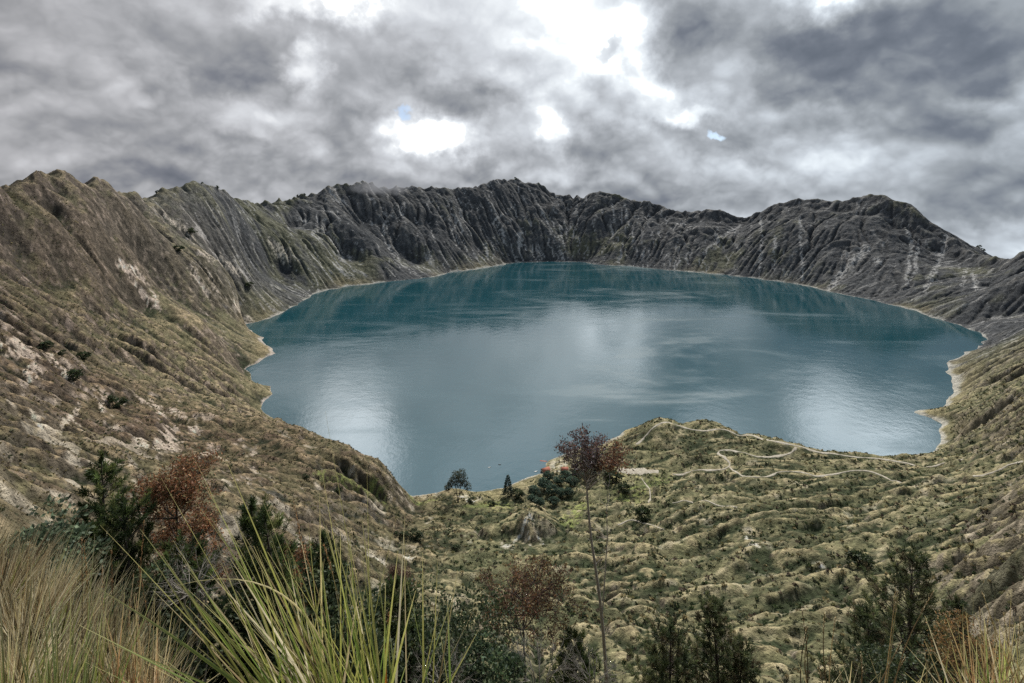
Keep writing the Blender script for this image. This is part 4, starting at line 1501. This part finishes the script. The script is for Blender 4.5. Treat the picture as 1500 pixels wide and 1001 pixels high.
# bare grey brushwood at the bottom
for px, py, d, Rr, lab in [(285, 790, 11.0, .8, 'bare grey twiggy bush below the rusty tree'), (790, 925, 15.0, 1.1, 'bare pale twiggy bush under the umbrella tree'), (870, 945, 16.0, .9, 'bare pale twigs at the foot of the slender tree'), (650, 935, 13.0, .9, 'bare grey brush at the bottom right of the tall grass')]:
    x_, y_, z_ = place(px, d)
    h_ = topz(py, d) - z_
    lines = []
    stems = 9
    for k in range(stems):
        a = k * 6.28 / stems + rnd(-.3, .3)
        b_ = np.array([0, 0, 0.])
        e = np.array([math.cos(a) * .25 * Rr, math.sin(a) * .25 * Rr, h_ - Rr * 1.3])
        lines.append(([b_ + np.array([0, 0, -.2]), (b_ + e) * .5 + rng.normal(size=3) * .06, e], [.03, .024, .018]))
        for q in range(3):
            branchy(e, (math.cos(a) + rnd(-.6, .6), math.sin(a) + rnd(-.6, .6), rnd(.4, 1.2)), Rr * rnd(.5, .8), .011, 3, lines, [], .65, .1, (2, 3))
    V, Fq = tubes(lines, 4)
    o = make_obj('bare_bush', V, Fq, TWIG, None, True)
    o.location = (x_, y_, z_)
    tag(o, lab, 'bush', 'bare twiggy bushes in the foreground')
# leafy grey-green and dark shrubs in the foreground
for px, py, d, Rr, pal, lab in [(50, 748, 11.0, 1.0, [(.062, .085, .05), (.085, .11, .065), (.04, .055, .034)], 'pale blue green leafy shrub at the left edge above the dry grass'),
                                (440, 850, 12.5, 1.3, DARK, 'dark leafy shrub behind the base of the tall green grass'), (530, 905, 12.0, 1.0, DARK, 'dark leafy shrub at the bottom behind the right half of the tall grass'), (330, 860, 11.5, 1.4, DARK, 'dark leafy shrub in the shade below the bare grey twigs'),
                                (190, 870, 10.5, 1.5, DARK, 'dark leafy shrub behind the brown seed heads at the left'), (560, 868, 15.5, 1.5, DARK, 'dark bushy shrub right of the tall grass, beside a dark pine'), (632, 862, 16.5, 1.7, DARK, 'tall dark bushy shrub midway between the tall grass and the umbrella tree'),
                                (702, 872, 18.0, 1.5, DARK, 'dark bushy shrub touching the left side of the umbrella tree'), (600, 915, 14.5, 1.5, DARK, 'broad low dark shrub at the bottom edge between the tall grass and the umbrella tree'),
                                (455, 800, 14.5, 1.1, DARK, 'dark shrub behind the tall green grass, beside a dark pine'), (730, 945, 15.0, 1.0, GREEN, 'green shrub at the foot of the umbrella tree'), 
                                (1340, 960, 19.0, 2.0, DARK, 'dark leafy shrub under the tall spreading pine')]:
    x_, y_, z_ = place(px, d)
    h_ = topz(py, d) - z_
    round_tree('shrub', lab, 'shrub', (x_, y_, z_), h_, Rr, pal, 'leafy shrubs in the foreground', n_cl=60, per=60, leaf=.12, crown0=max(0.02, 1 - 2.4 * Rr / h_))
print('trees', time.time() - T0)

# ------------------------------------------------------------------ foreground grasses
def blade(base, tip, sag, w_, seg=9, mid=None):
    """Curved tapering ribbon from base to tip, folded along its middle."""
    base, tip = np.array(base, float), np.array(tip, float)
    t_ = np.linspace(0, 1, seg + 1)[:, None]
    L_ = np.linalg.norm(tip - base)
    m_ = (base * .45 + tip * .55) + np.array([0, 0, sag * L_]) if mid is None else np.array(mid, float)
    P = base * (1 - t_) ** 2 + 2 * t_ * (1 - t_) * m_ + tip * t_ ** 2
    T = unit(np.gradient(P, axis=0))
    view = unit(np.array([0, 0, H]) - P + rng.normal(size=3) * .6 * np.linalg.norm(P - np.array([0, 0, H]), axis=1)[:, None])
    S = unit(np.cross(T, view))
    ww = (w_ * (1 - t_ ** 1.6) * .5 + .0006)
    fold = np.cross(S, T) * ww * .5
    V = np.stack([P - S * ww, P + fold, P + S * ww], 1).reshape(-1, 3)
    i = np.arange(seg) * 3
    q = np.concatenate([np.stack([i, i + 1, i + 4, i + 3], 1), np.stack([i + 1, i + 2, i + 5, i + 4], 1)])
    return V, q, t_


GREENB = [(.16, .21, .04), (.10, .16, .03), (.24, .25, .06), (.18, .18, .05)]
STRAW = [(.37, .30, .18), (.24, .18, .10), (.53, .47, .34), (.10, .075, .042), (.31, .26, .13), (.18, .125, .065)]
BROWN = [(.22, .125, .06), (.28, .16, .085), (.15, .085, .045)]


def add_blade(A_, base, tip, sag, w_, pal, seg=9, mid=None, tipc=(.48, .42, .20), gain=1.0):
    V, q, t_ = blade(base, tip, sag, w_, seg, mid)
    c0 = pick_cols(1, pal, .18)[0]
    cc = c0 * (1 - t_ ** 3) + np.array(tipc) * t_ ** 3
    cc = cc * (.45 + .55 * np.minimum(1, t_ * 2.2)) * gain
    A_.add(V, q, np.repeat(cc, 3, 0))


def pxp(px, py, d):
    return np.array(wp(px, py, d))


def seed_stalk(par, base, tip, w_=.004, head=.16, pal=BROWN, fl=.015):
    """One flowering stalk with its seed head, a part of its tussock."""
    base, tip = np.array(base), np.array(tip)
    t_ = np.linspace(0, 1, 8)[:, None]
    bend = np.array([rnd(-.03, .03), rnd(-.03, .03), 0])
    P = base * (1 - t_) + tip * t_ + bend * np.sin(t_ * 3.14)
    S_ = Acc()
    V, q = tubes([(P, np.linspace(w_ * .5, w_ * .25, 8))], 4)
    S_.add(V, q, np.tile(pick_cols(1, STRAW, .15), (len(V), 1)))
    if head:
        n = 80
        f = 1 - rng.random(n) * head
        C = base * (1 - f[:, None]) + tip * f[:, None] + bend * np.sin(f * 3.14)[:, None]
        D = unit(tip - base) + rng.normal(size=(n, 3)) * .2
        S_.add(*leaves(C, D, fl, fl * .2, pick_cols(n, pal, .2)))
    S_.obj('seed_stalk', GRASS, par)


# short turf around the viewpoint
n = 5200
rr_ = np.sqrt(rng.uniform(1.0, 15.0 ** 2, n))
an_ = rng.random(n) * 2 * np.pi
C = np.repeat(np.stack([rr_ * np.sin(an_), rr_ * np.cos(an_), mesh_z(rr_ * np.sin(an_), rr_ * np.cos(an_)) - .03], 1), 9, 0)
C[:, :2] += rng.normal(size=(len(C), 2)) * .05
D = rng.normal(size=C.shape) * .4 + np.array([0, 0, 1.0])
V, Fq, Cc = leaves(C, D, rng.uniform(.08, .24, len(C)), .010, pick_cols(len(C), STRAW + GREENB[:2], .25) * .7)
tag(make_obj('grass', V, Fq, GRASS, cols=Cc), 'short dry turf on the ground around the viewpoint', 'grass', kind='stuff')

# the tall green tussock
tg = thing('grass_tussock', 'tall green grass tussock with long arching blades at bottom left of centre', 'grass', (-.75, 1.95, gz(-.75, 1.95)))
org = np.array(tg.location)
A_ = Acc()
EXPL = [((455, 1080), (236, 700), 2.0, .0), ((470, 1080), (285, 672), 2.0, .02), ((430, 1080), (147, 770), 1.9, .02), ((440, 1090), (205, 775), 1.95, .01), ((470, 1100), (140, 860), 1.85, .05), ((480, 1090), (338, 745), 2.05, .01),
        ((490, 1090), (310, 760), 2.05, .03), ((500, 1090), (330, 672), 2.1, .03), ((510, 1080), (365, 800), 2.1, .02), ((520, 1090), (395, 820), 2.1, .02), ((560, 1080), (470, 752), 2.15, .02), ((555, 1080), (478, 770), 2.1, .01),
        ((575, 1090), (490, 790), 2.15, .02), ((600, 1090), (645, 885), 2.2, .02), ((590, 1090), (665, 870), 2.2, .02), ((585, 1080), (552, 830), 2.1, .0), ((610, 1090), (700, 925), 2.2, .0), ((540, 1080), (500, 850), 2.1, .0), ((560, 1080), (530, 800), 2.0, .0), ((450, 1080), (255, 850), 1.9, .06)]
for (bx, by), (tx_, ty_), d, sag in EXPL:
    b_ = pxp(bx, by, d + rnd(-.1, .1))
    add_blade(A_, b_ - org, pxp(tx_, ty_, d + rnd(-.15, .15)) - org, sag, rnd(.009, .013), GREENB)
# the one blade bent flat across the tussock
add_blade(A_, pxp(505, 1085, 1.95) - org, pxp(258, 858, 1.9) - org, 0, .010, STRAW, 14, mid=pxp(480, 800, 1.95) - org)
for k in range(150):
    bx = random.gauss(500, 55)
    d = 2.05 + rnd(-.25, .3)
    lean = random.gauss(-75, 75)
    ty_ = 1000 - abs(random.gauss(110, 75)) - rnd(0, 40)
    add_blade(A_, pxp(bx, 1085 + rnd(0, 30), d) - org, pxp(bx + lean + (bx - 500) * .5, ty_, d + rnd(-.3, .3)) - org, rnd(.0, .06), rnd(.006, .011), GREENB if rnd() < .72 else STRAW)
A_.obj('blades', GRASS, tg)
for (bx, tx_, ty_) in [(500, 430, 735), (520, 440, 790), (545, 475, 800), (595, 570, 900)]:
    seed_stalk(tg, pxp(bx, 1090, 2.1) - org, pxp(tx_, ty_, 2.1) - org)
A_ = Acc()
add_blade(A_, pxp(568, 1080, 1.9) - org, pxp(563, 925, 1.9) - org, 0, .016, [(.45, .16, .03)], tipc=(.5, .2, .04))
A_.obj('withered_blade', GRASS, tg)


def tussock(px, d, hgt, n, pal, label, spread=.25, w_=.005, group=None, stalks=0, greens=.0, lean=0.0, x=None):
    x_ = (px - CX) / F * d
    z_ = gz(x_, d)
    t = thing('grass_tussock', label, 'grass', (x_, d, z_), group)
    A_ = Acc()
    br = rnd(.55, 1.15)
    for k in range(n):
        a = rnd(0, 6.28)
        q = rnd(0, 1) ** .5
        b_ = (math.cos(a) * q * .12, math.sin(a) * q * .12, -.06)
        L_ = hgt * rnd(.45, 1.1)
        out = spread * (.25 + q) * rnd(.5, 1.5)
        tip = (b_[0] + math.cos(a) * out * L_ * 1.6 + lean * L_, b_[1] + math.sin(a) * out * L_ * 1.6, L_ * rnd(.7, 1.0))
        add_blade(A_, b_, tip, rnd(.02, .12), w_ * rnd(.7, 1.3), GREENB if rnd() < greens else pal, 6, tipc=(.54, .48, .31), gain=br)
    A_.obj('blades', GRASS, t)
    if stalks:
        for k in range(stalks):
            a = rnd(0, 6.28)
            seed_stalk(t, (rnd(-.08, .08), rnd(-.08, .08), -.05), (math.cos(a) * .12 * hgt + lean * hgt, math.sin(a) * .12 * hgt, hgt * rnd(1.1, 1.45)), .005, .2, STRAW, .014)
    return t


gl = 'dry straw tussocks on the slope at the bottom left'
lab = 'dry straw coloured grass tussock on the slope at the bottom left'
for px, d, hgt in [(-30, 5.2, .55), (20, 5.4, .5), (62, 5.0, .5), (5, 4.4, .5), (50, 4.1, .5), (95, 4.4, .48), (-10, 3.6, .45), (35, 3.4, .45), (80, 3.5, .45), (125, 3.8, .48), (160, 3.6, .46), (190, 3.3, .42), (110, 3.0, .42), (150, 3.0, .42), (60, 2.9, .4), (10, 2.8, .4), (205, 2.9, .42), (100, 2.6, .38), (180, 2.6, .36)]:
    tussock(px, d, hgt, 230, STRAW if rnd() < .8 else BROWN, lab, .3, .006, gl, greens=random.choice([.02, .05, .15]), stalks=random.choice([0, 0, 1]), lean=rnd(-.1, .25))
for px, py, d, sp, lab in [(100, 815, 2.5, .08, 'upright green grass tuft among the dry straw at the left'), (18, 885, 2.3, .16, 'bright green grass tuft in the bottom left corner'), (58, 920, 2.2, .2, 'short green grass tuft right of the corner one at bottom left')]:
    hg = topz(py, d) - gz((px - CX) / F * d, d)
    tussock(px, d, hg, 75, GREENB, lab, sp, .009, greens=.95)
# seed-headed brown stalks left of the green tussock
tb = thing('grass_tussock', 'brown grass tussock with tall ripe seed heads right of the straw slope', 'grass', (-1.75, 2.6, gz(-1.75, 2.6)))
org = np.array(tb.location)
A_ = Acc()
for bx, tx_, ty_, hd in [(196, 211, 765, .35), (185, 163, 808, .3), (197, 196, 842, .4), (212, 203, 832, .4), (110, 123, 795, .25), (118, 120, 792, .25), (160, 150, 830, .3), (215, 199, 870, .4), (180, 190, 880, .3)]:
    seed_stalk(tb, pxp(bx, 1060, 2.6) - org, pxp(tx_, ty_, 2.6) - org, .006, hd)
for k in range(130):
    bx = random.gauss(200, 22)
    add_blade(A_, pxp(bx, 1060, 2.6 + rnd(-.15, .15)) - org, pxp(bx + random.gauss(0, 38), 1000 - abs(random.gauss(60, 45)), 2.6 + rnd(-.2, .2)) - org, .02, .006, BROWN + STRAW[:2], 6)
A_.obj('blades', GRASS, tb)
# right-hand dry stalks and tussock
ts = thing('grass_tussock', 'sparse clump of tall dry stalks at the bottom right', 'grass', (1.45, 2.4, gz(1.45, 2.4)))
org = np.array(ts.location)
A_ = Acc()
for bx, tx_, ty_, hd, d in [(1178, 1175, 895, .25, 2.5), (1181, 1183, 920, .2, 2.5), (1194, 1184, 930, 0, 2.5), (1216, 1208, 900, .25, 2.5), (1218, 1224, 905, .2, 2.5), (1295, 1312, 862, .25, 2.4), (1299, 1315, 868, .2, 2.4), (1322, 1367, 868, .2, 2.4), (1285, 1320, 940, .2, 2.4),
                            (1254, 1261, 962, .3, 2.4), (1206, 1199, 980, .2, 2.4), (1234, 1230, 985, .2, 2.4), (1320, 1326, 965, .2, 2.4), (1395, 1381, 950, .2, 2.4), (1425, 1405, 962, .2, 2.4), (1350, 1357, 970, .2, 2.4)]:
    k_ = 60 / max(30., 1001 - ty_)
    seed_stalk(ts, pxp(bx - (tx_ - bx) * k_, 1061, d) - org, pxp(tx_, ty_, d) - org, .007, hd * .8, STRAW, .013)
for k in range(36):
    bx = rnd(1170, 1400)
    add_blade(A_, pxp(bx, 1070, 2.4) - org, pxp(bx + random.gauss(0, 35), 1001 - rnd(-30, 45), 2.4 + rnd(-.2, .2)) - org, .02, .006, STRAW, 6)
A_.obj('blades', GRASS, ts)
tr_ = thing('grass_tussock', 'green and russet grass tussock in the bottom right corner', 'grass', (2.3, 2.5, gz(2.3, 2.5)))
org = np.array(tr_.location)
A_ = Acc()
for k in range(130):
    bx = random.gauss(1465, 40)
    pal = GREENB if rnd() < .22 else (BROWN if rnd() < .5 else STRAW)
    add_blade(A_, pxp(bx, 1075, 2.5 + rnd(-.2, .2)) - org, pxp(bx + random.gauss(-5, 40), 1000 - abs(random.gauss(45, 40)), 2.5 + rnd(-.3, .3)) - org, .03, .007, pal, 7)
for bx, tx_, ty_ in [(1450, 1435, 890), (1462, 1448, 905), (1475, 1455, 912), (1490, 1470, 900), (1520, 1440, 870), (1500, 1495, 905)]:
    seed_stalk(tr_, pxp(bx, 1070, 2.5) - org, pxp(tx_, ty_, 2.5) - org, .006, .3, STRAW)
A_.obj('blades', GRASS, tr_)
print('grass', time.time() - T0)

# ------------------------------------------------------------------ boat landing: huts, canopy, boats
def flat_mat(name, c1, c2, rough=.8, scale=3.0):
    m, N, b = new_mat(name)
    g = N.n('ShaderNodeTexCoord')
    N.put(b.inputs['Base Color'], N.ramp(N.noise(g.outputs['Object'], scale, 4, .6), [(.3, c1), (.7, c2)]))
    b.inputs['Roughness'].default_value = rough
    return m


ROOF = flat_mat('roof_red', (.30, .085, .05), (.42, .15, .09))
WALLM = flat_mat('hut_wall', (.33, .27, .20), (.45, .39, .30))
WHITE = flat_mat('white_paint', (.62, .62, .60), (.8, .8, .78))
CREAM = flat_mat('cream_canvas', (.62, .52, .30), (.78, .70, .46))
DARKM = flat_mat('dark_opening', (.02, .018, .015), (.05, .04, .035))
HULL = flat_mat('boat_hull', (.03, .05, .06), (.06, .09, .10), .4)


def box_vf(x0, x1, y0, y1, z0, z1):
    V = [(a, b_, c_) for a in (x0, x1) for b_ in (y0, y1) for c_ in (z0, z1)]
    return V, [(0, 1, 3, 2), (4, 6, 7, 5), (0, 4, 5, 1), (2, 3, 7, 6), (0, 2, 6, 4), (1, 5, 7, 3)]


def hut(px, py, w_, dp, hw, rot, roof_m, wall_m, label):
    p = hit(px, py)
    t = thing('hut', label, 'hut', (p[0], p[1], p[2] - .3), None, rot)
    V, Fq = box_vf(-w_ / 2, w_ / 2, -dp / 2, dp / 2, -1, hw)
    n = len(V)
    V = V + [(-w_ / 2, 0, hw + dp * .34), (w_ / 2, 0, hw + dp * .34)]
    make_obj('wall', V, Fq + [(1, n, 3, 3)][:0], wall_m, t)
    for sx_ in (-1, 1):
        make_obj('gable', [(sx_ * w_ / 2, -dp / 2, hw), (sx_ * w_ / 2, dp / 2, hw), (sx_ * w_ / 2, 0, hw + dp * .34), (sx_ * (w_ / 2 - .15), 0, hw)], [(0, 1, 2), (0, 2, 3), (1, 3, 2)], wall_m, t)
    e, th_ = .7, .18
    zr = hw + dp * .34
    ze = hw - e * .68
    xw = w_ / 2 + e
    yo = dp / 2 + e
    V = []
    for x0 in (-xw, xw):
        V += [(x0, -yo, ze), (x0, 0, zr + .08), (x0, yo, ze), (x0, -yo, ze + th_), (x0, 0, zr + .08 + th_), (x0, yo, ze + th_)]
    Fq = [(0, 1, 7, 6), (1, 2, 8, 7), (3, 9, 10, 4), (4, 10, 11, 5), (0, 6, 9, 3), (2, 5, 11, 8), (0, 3, 4, 1), (1, 4, 5, 2), (6, 7, 10, 9), (7, 8, 11, 10)]
    make_obj('roof', V, Fq, roof_m, t)
    V, Fq = box_vf(-.5, .5, -dp / 2 - .06, -dp / 2 + .02, 0, 2.0)
    make_obj('door', V, Fq, DARKM, t)
    for x0 in (-w_ * .32, w_ * .32):
        V, Fq = box_vf(x0 - .5, x0 + .5, -dp / 2 - .05, -dp / 2 + .02, .9, 1.9)
        make_obj('window', V, Fq, DARKM, t)


hut(799, 690, 11, 8, 2.4, .5, ROOF, WALLM, 'largest red roofed hut at the water edge of the landing')
hut(796, 679, 9, 6, 2.2, -.2, ROOF, WALLM, 'red roofed hut farthest out along the landing')
hut(827, 689, 9, 7, 2.4, .1, ROOF, WALLM, 'red roofed hut set back beside the grove trees')
hut(863, 680, 5, 4, 2.2, .1, CREAM, WALLM, 'left one of two small pale roofed huts behind the slender tree')
hut(869, 682, 6, 4, 2.2, -.1, CREAM, WALLM, 'right one of two small pale roofed huts behind the slender tree')
p = hit(791, 685)
t = thing('canopy', 'white canopy on posts standing at the water edge of the landing', 'canopy', (p[0], p[1], p[2]))
for sx_ in (-1, 1):
    for sy_ in (-1, 1):
        V, Fq = tubes([([(sx_ * 2.2, sy_ * 1.4, -.5), (sx_ * 2.2, sy_ * 1.4, 2.4)], [.08, .08])], 6)
        make_obj('post', V, Fq, WHITE, t)
make_obj('roof', [(-2.6, -1.8, 2.4), (2.6, -1.8, 2.4), (2.6, 1.8, 2.4), (-2.6, 1.8, 2.4), (-1.2, 0, 3.3), (1.2, 0, 3.3)], [(0, 1, 5, 4), (1, 2, 5, 5), (2, 3, 4, 5), (3, 0, 4, 4)][0:1] + [(2, 3, 4, 5)], WHITE, t)
for sx_ in (-1, 1):
    make_obj('roof_end', [(sx_ * 2.6, -1.8, 2.4), (sx_ * 2.6, 1.8, 2.4), (sx_ * 1.2, 0, 3.3)], [(0, 1, 2)], WHITE, t)


def boat(x_, y_, z_, rot, L_, W_, mat, label):
    t = thing('rowing_boat', label, 'boat', (x_, y_, z_), None, rot)
    n = 11
    V = []
    for i in range(n):
        u = i / (n - 1) * 2 - 1
        w_ = W_ / 2 * (1 - abs(u) ** 2.4) + .02
        sh = .12 * u * u
        V += [(u * L_ / 2, -w_, .38 + sh), (u * L_ / 2 * .94, -w_ * .6, -.08), (u * L_ / 2 * .94, w_ * .6, -.08), (u * L_ / 2, w_, .38 + sh), (u * L_ / 2 * .9, w_ * .82, .34 + sh), (u * L_ / 2 * .86, w_ * .5, .02), (u * L_ / 2 * .86, -w_ * .5, .02), (u * L_ / 2 * .9, -w_ * .82, .34 + sh)]
    Fq = [(i * 8 + k, i * 8 + (k + 1) % 8, (i + 1) * 8 + (k + 1) % 8, (i + 1) * 8 + k) for i in range(n - 1) for k in range(8)]
    make_obj('hull', V, Fq, mat, t, True)
    for u in (-.25, .2):
        V, Fq = box_vf(u * L_ - .12, u * L_ + .12, -W_ * .36, W_ * .36, .2, .25)
        make_obj('seat', V, Fq, WALLM, t)


x_, y_ = lakep(717, 685)
boat(x_, y_, 0, .3, 4.6, 1.5, WHITE, 'pale small boat on the lake, left one of two')
x_, y_ = lakep(732, 681)
boat(x_, y_, 0, -.2, 4.6, 1.4, HULL, 'dark small boat on the lake, right one of two')
x_, y_ = lakep(785, 691)
boat(x_, y_, 0, .4, 6.0, 1.9, WHITE, 'white boat moored at the landing')

# ------------------------------------------------------------------ mist hanging on the far rim
mm = bpy.data.materials.new('mist')
mm.use_nodes = True
N = NT_(mm.node_tree)
mm.node_tree.nodes.remove(mm.node_tree.nodes['Principled BSDF'])
g = N.n('ShaderNodeTexCoord')
o3 = N.vmath('SUBTRACT', g.outputs['Generated'], (.5, .5, .5))
rad_ = N.math('MULTIPLY', N.vmath('LENGTH', o3), 2.0)
q = N.noise(g.outputs['Object'], .009, 4, .6)
den = N.math('SUBTRACT', N.math('MULTIPLY_ADD', q, 1.7, -.35), N.math('POWER', rad_, 1.5))
den = N.math('MULTIPLY', N.math('MAXIMUM', den, 0.0), .010)
ab = N.n('ShaderNodeVolumeAbsorption')
ab.inputs['Color'].default_value = (0, 0, 0, 1)
N.put(ab.inputs['Density'], den)
em = N.n('ShaderNodeEmission')  # own glow stands in for daylight scattered by the mist
em.inputs['Color'].default_value = (.36, .365, .385, 1)
N.put(em.inputs['Strength'], den)
ad = N.n('ShaderNodeAddShader')
N.t.links.new(ab.outputs[0], ad.inputs[0])
N.t.links.new(em.outputs[0], ad.inputs[1])
N.t.links.new(ad.outputs[0], mm.node_tree.nodes['Material Output'].inputs['Volume'])
d = 2900.
cx_, cy_, cz_ = wp(550, 274, d)
V, Fq = [], []
nu, nv = 24, 12
for i in range(nv + 1):
    for k in range(nu):
        a, e = 2 * math.pi * k / nu, math.pi * (i / nv - .5)
        V.append((math.cos(e) * math.cos(a) * 330, math.cos(e) * math.sin(a) * 260, math.sin(e) * 85))
Fq = [(i * nu + k, i * nu + (k + 1) % nu, (i + 1) * nu + (k + 1) % nu, (i + 1) * nu + k) for i in range(nv) for k in range(nu)]
mo = make_obj('mist', V, Fq, mm)
mo.location = (cx_, cy_, cz_)
tag(mo, 'wisp of low cloud brushing the far rim left of the central summit', 'cloud', kind='structure')
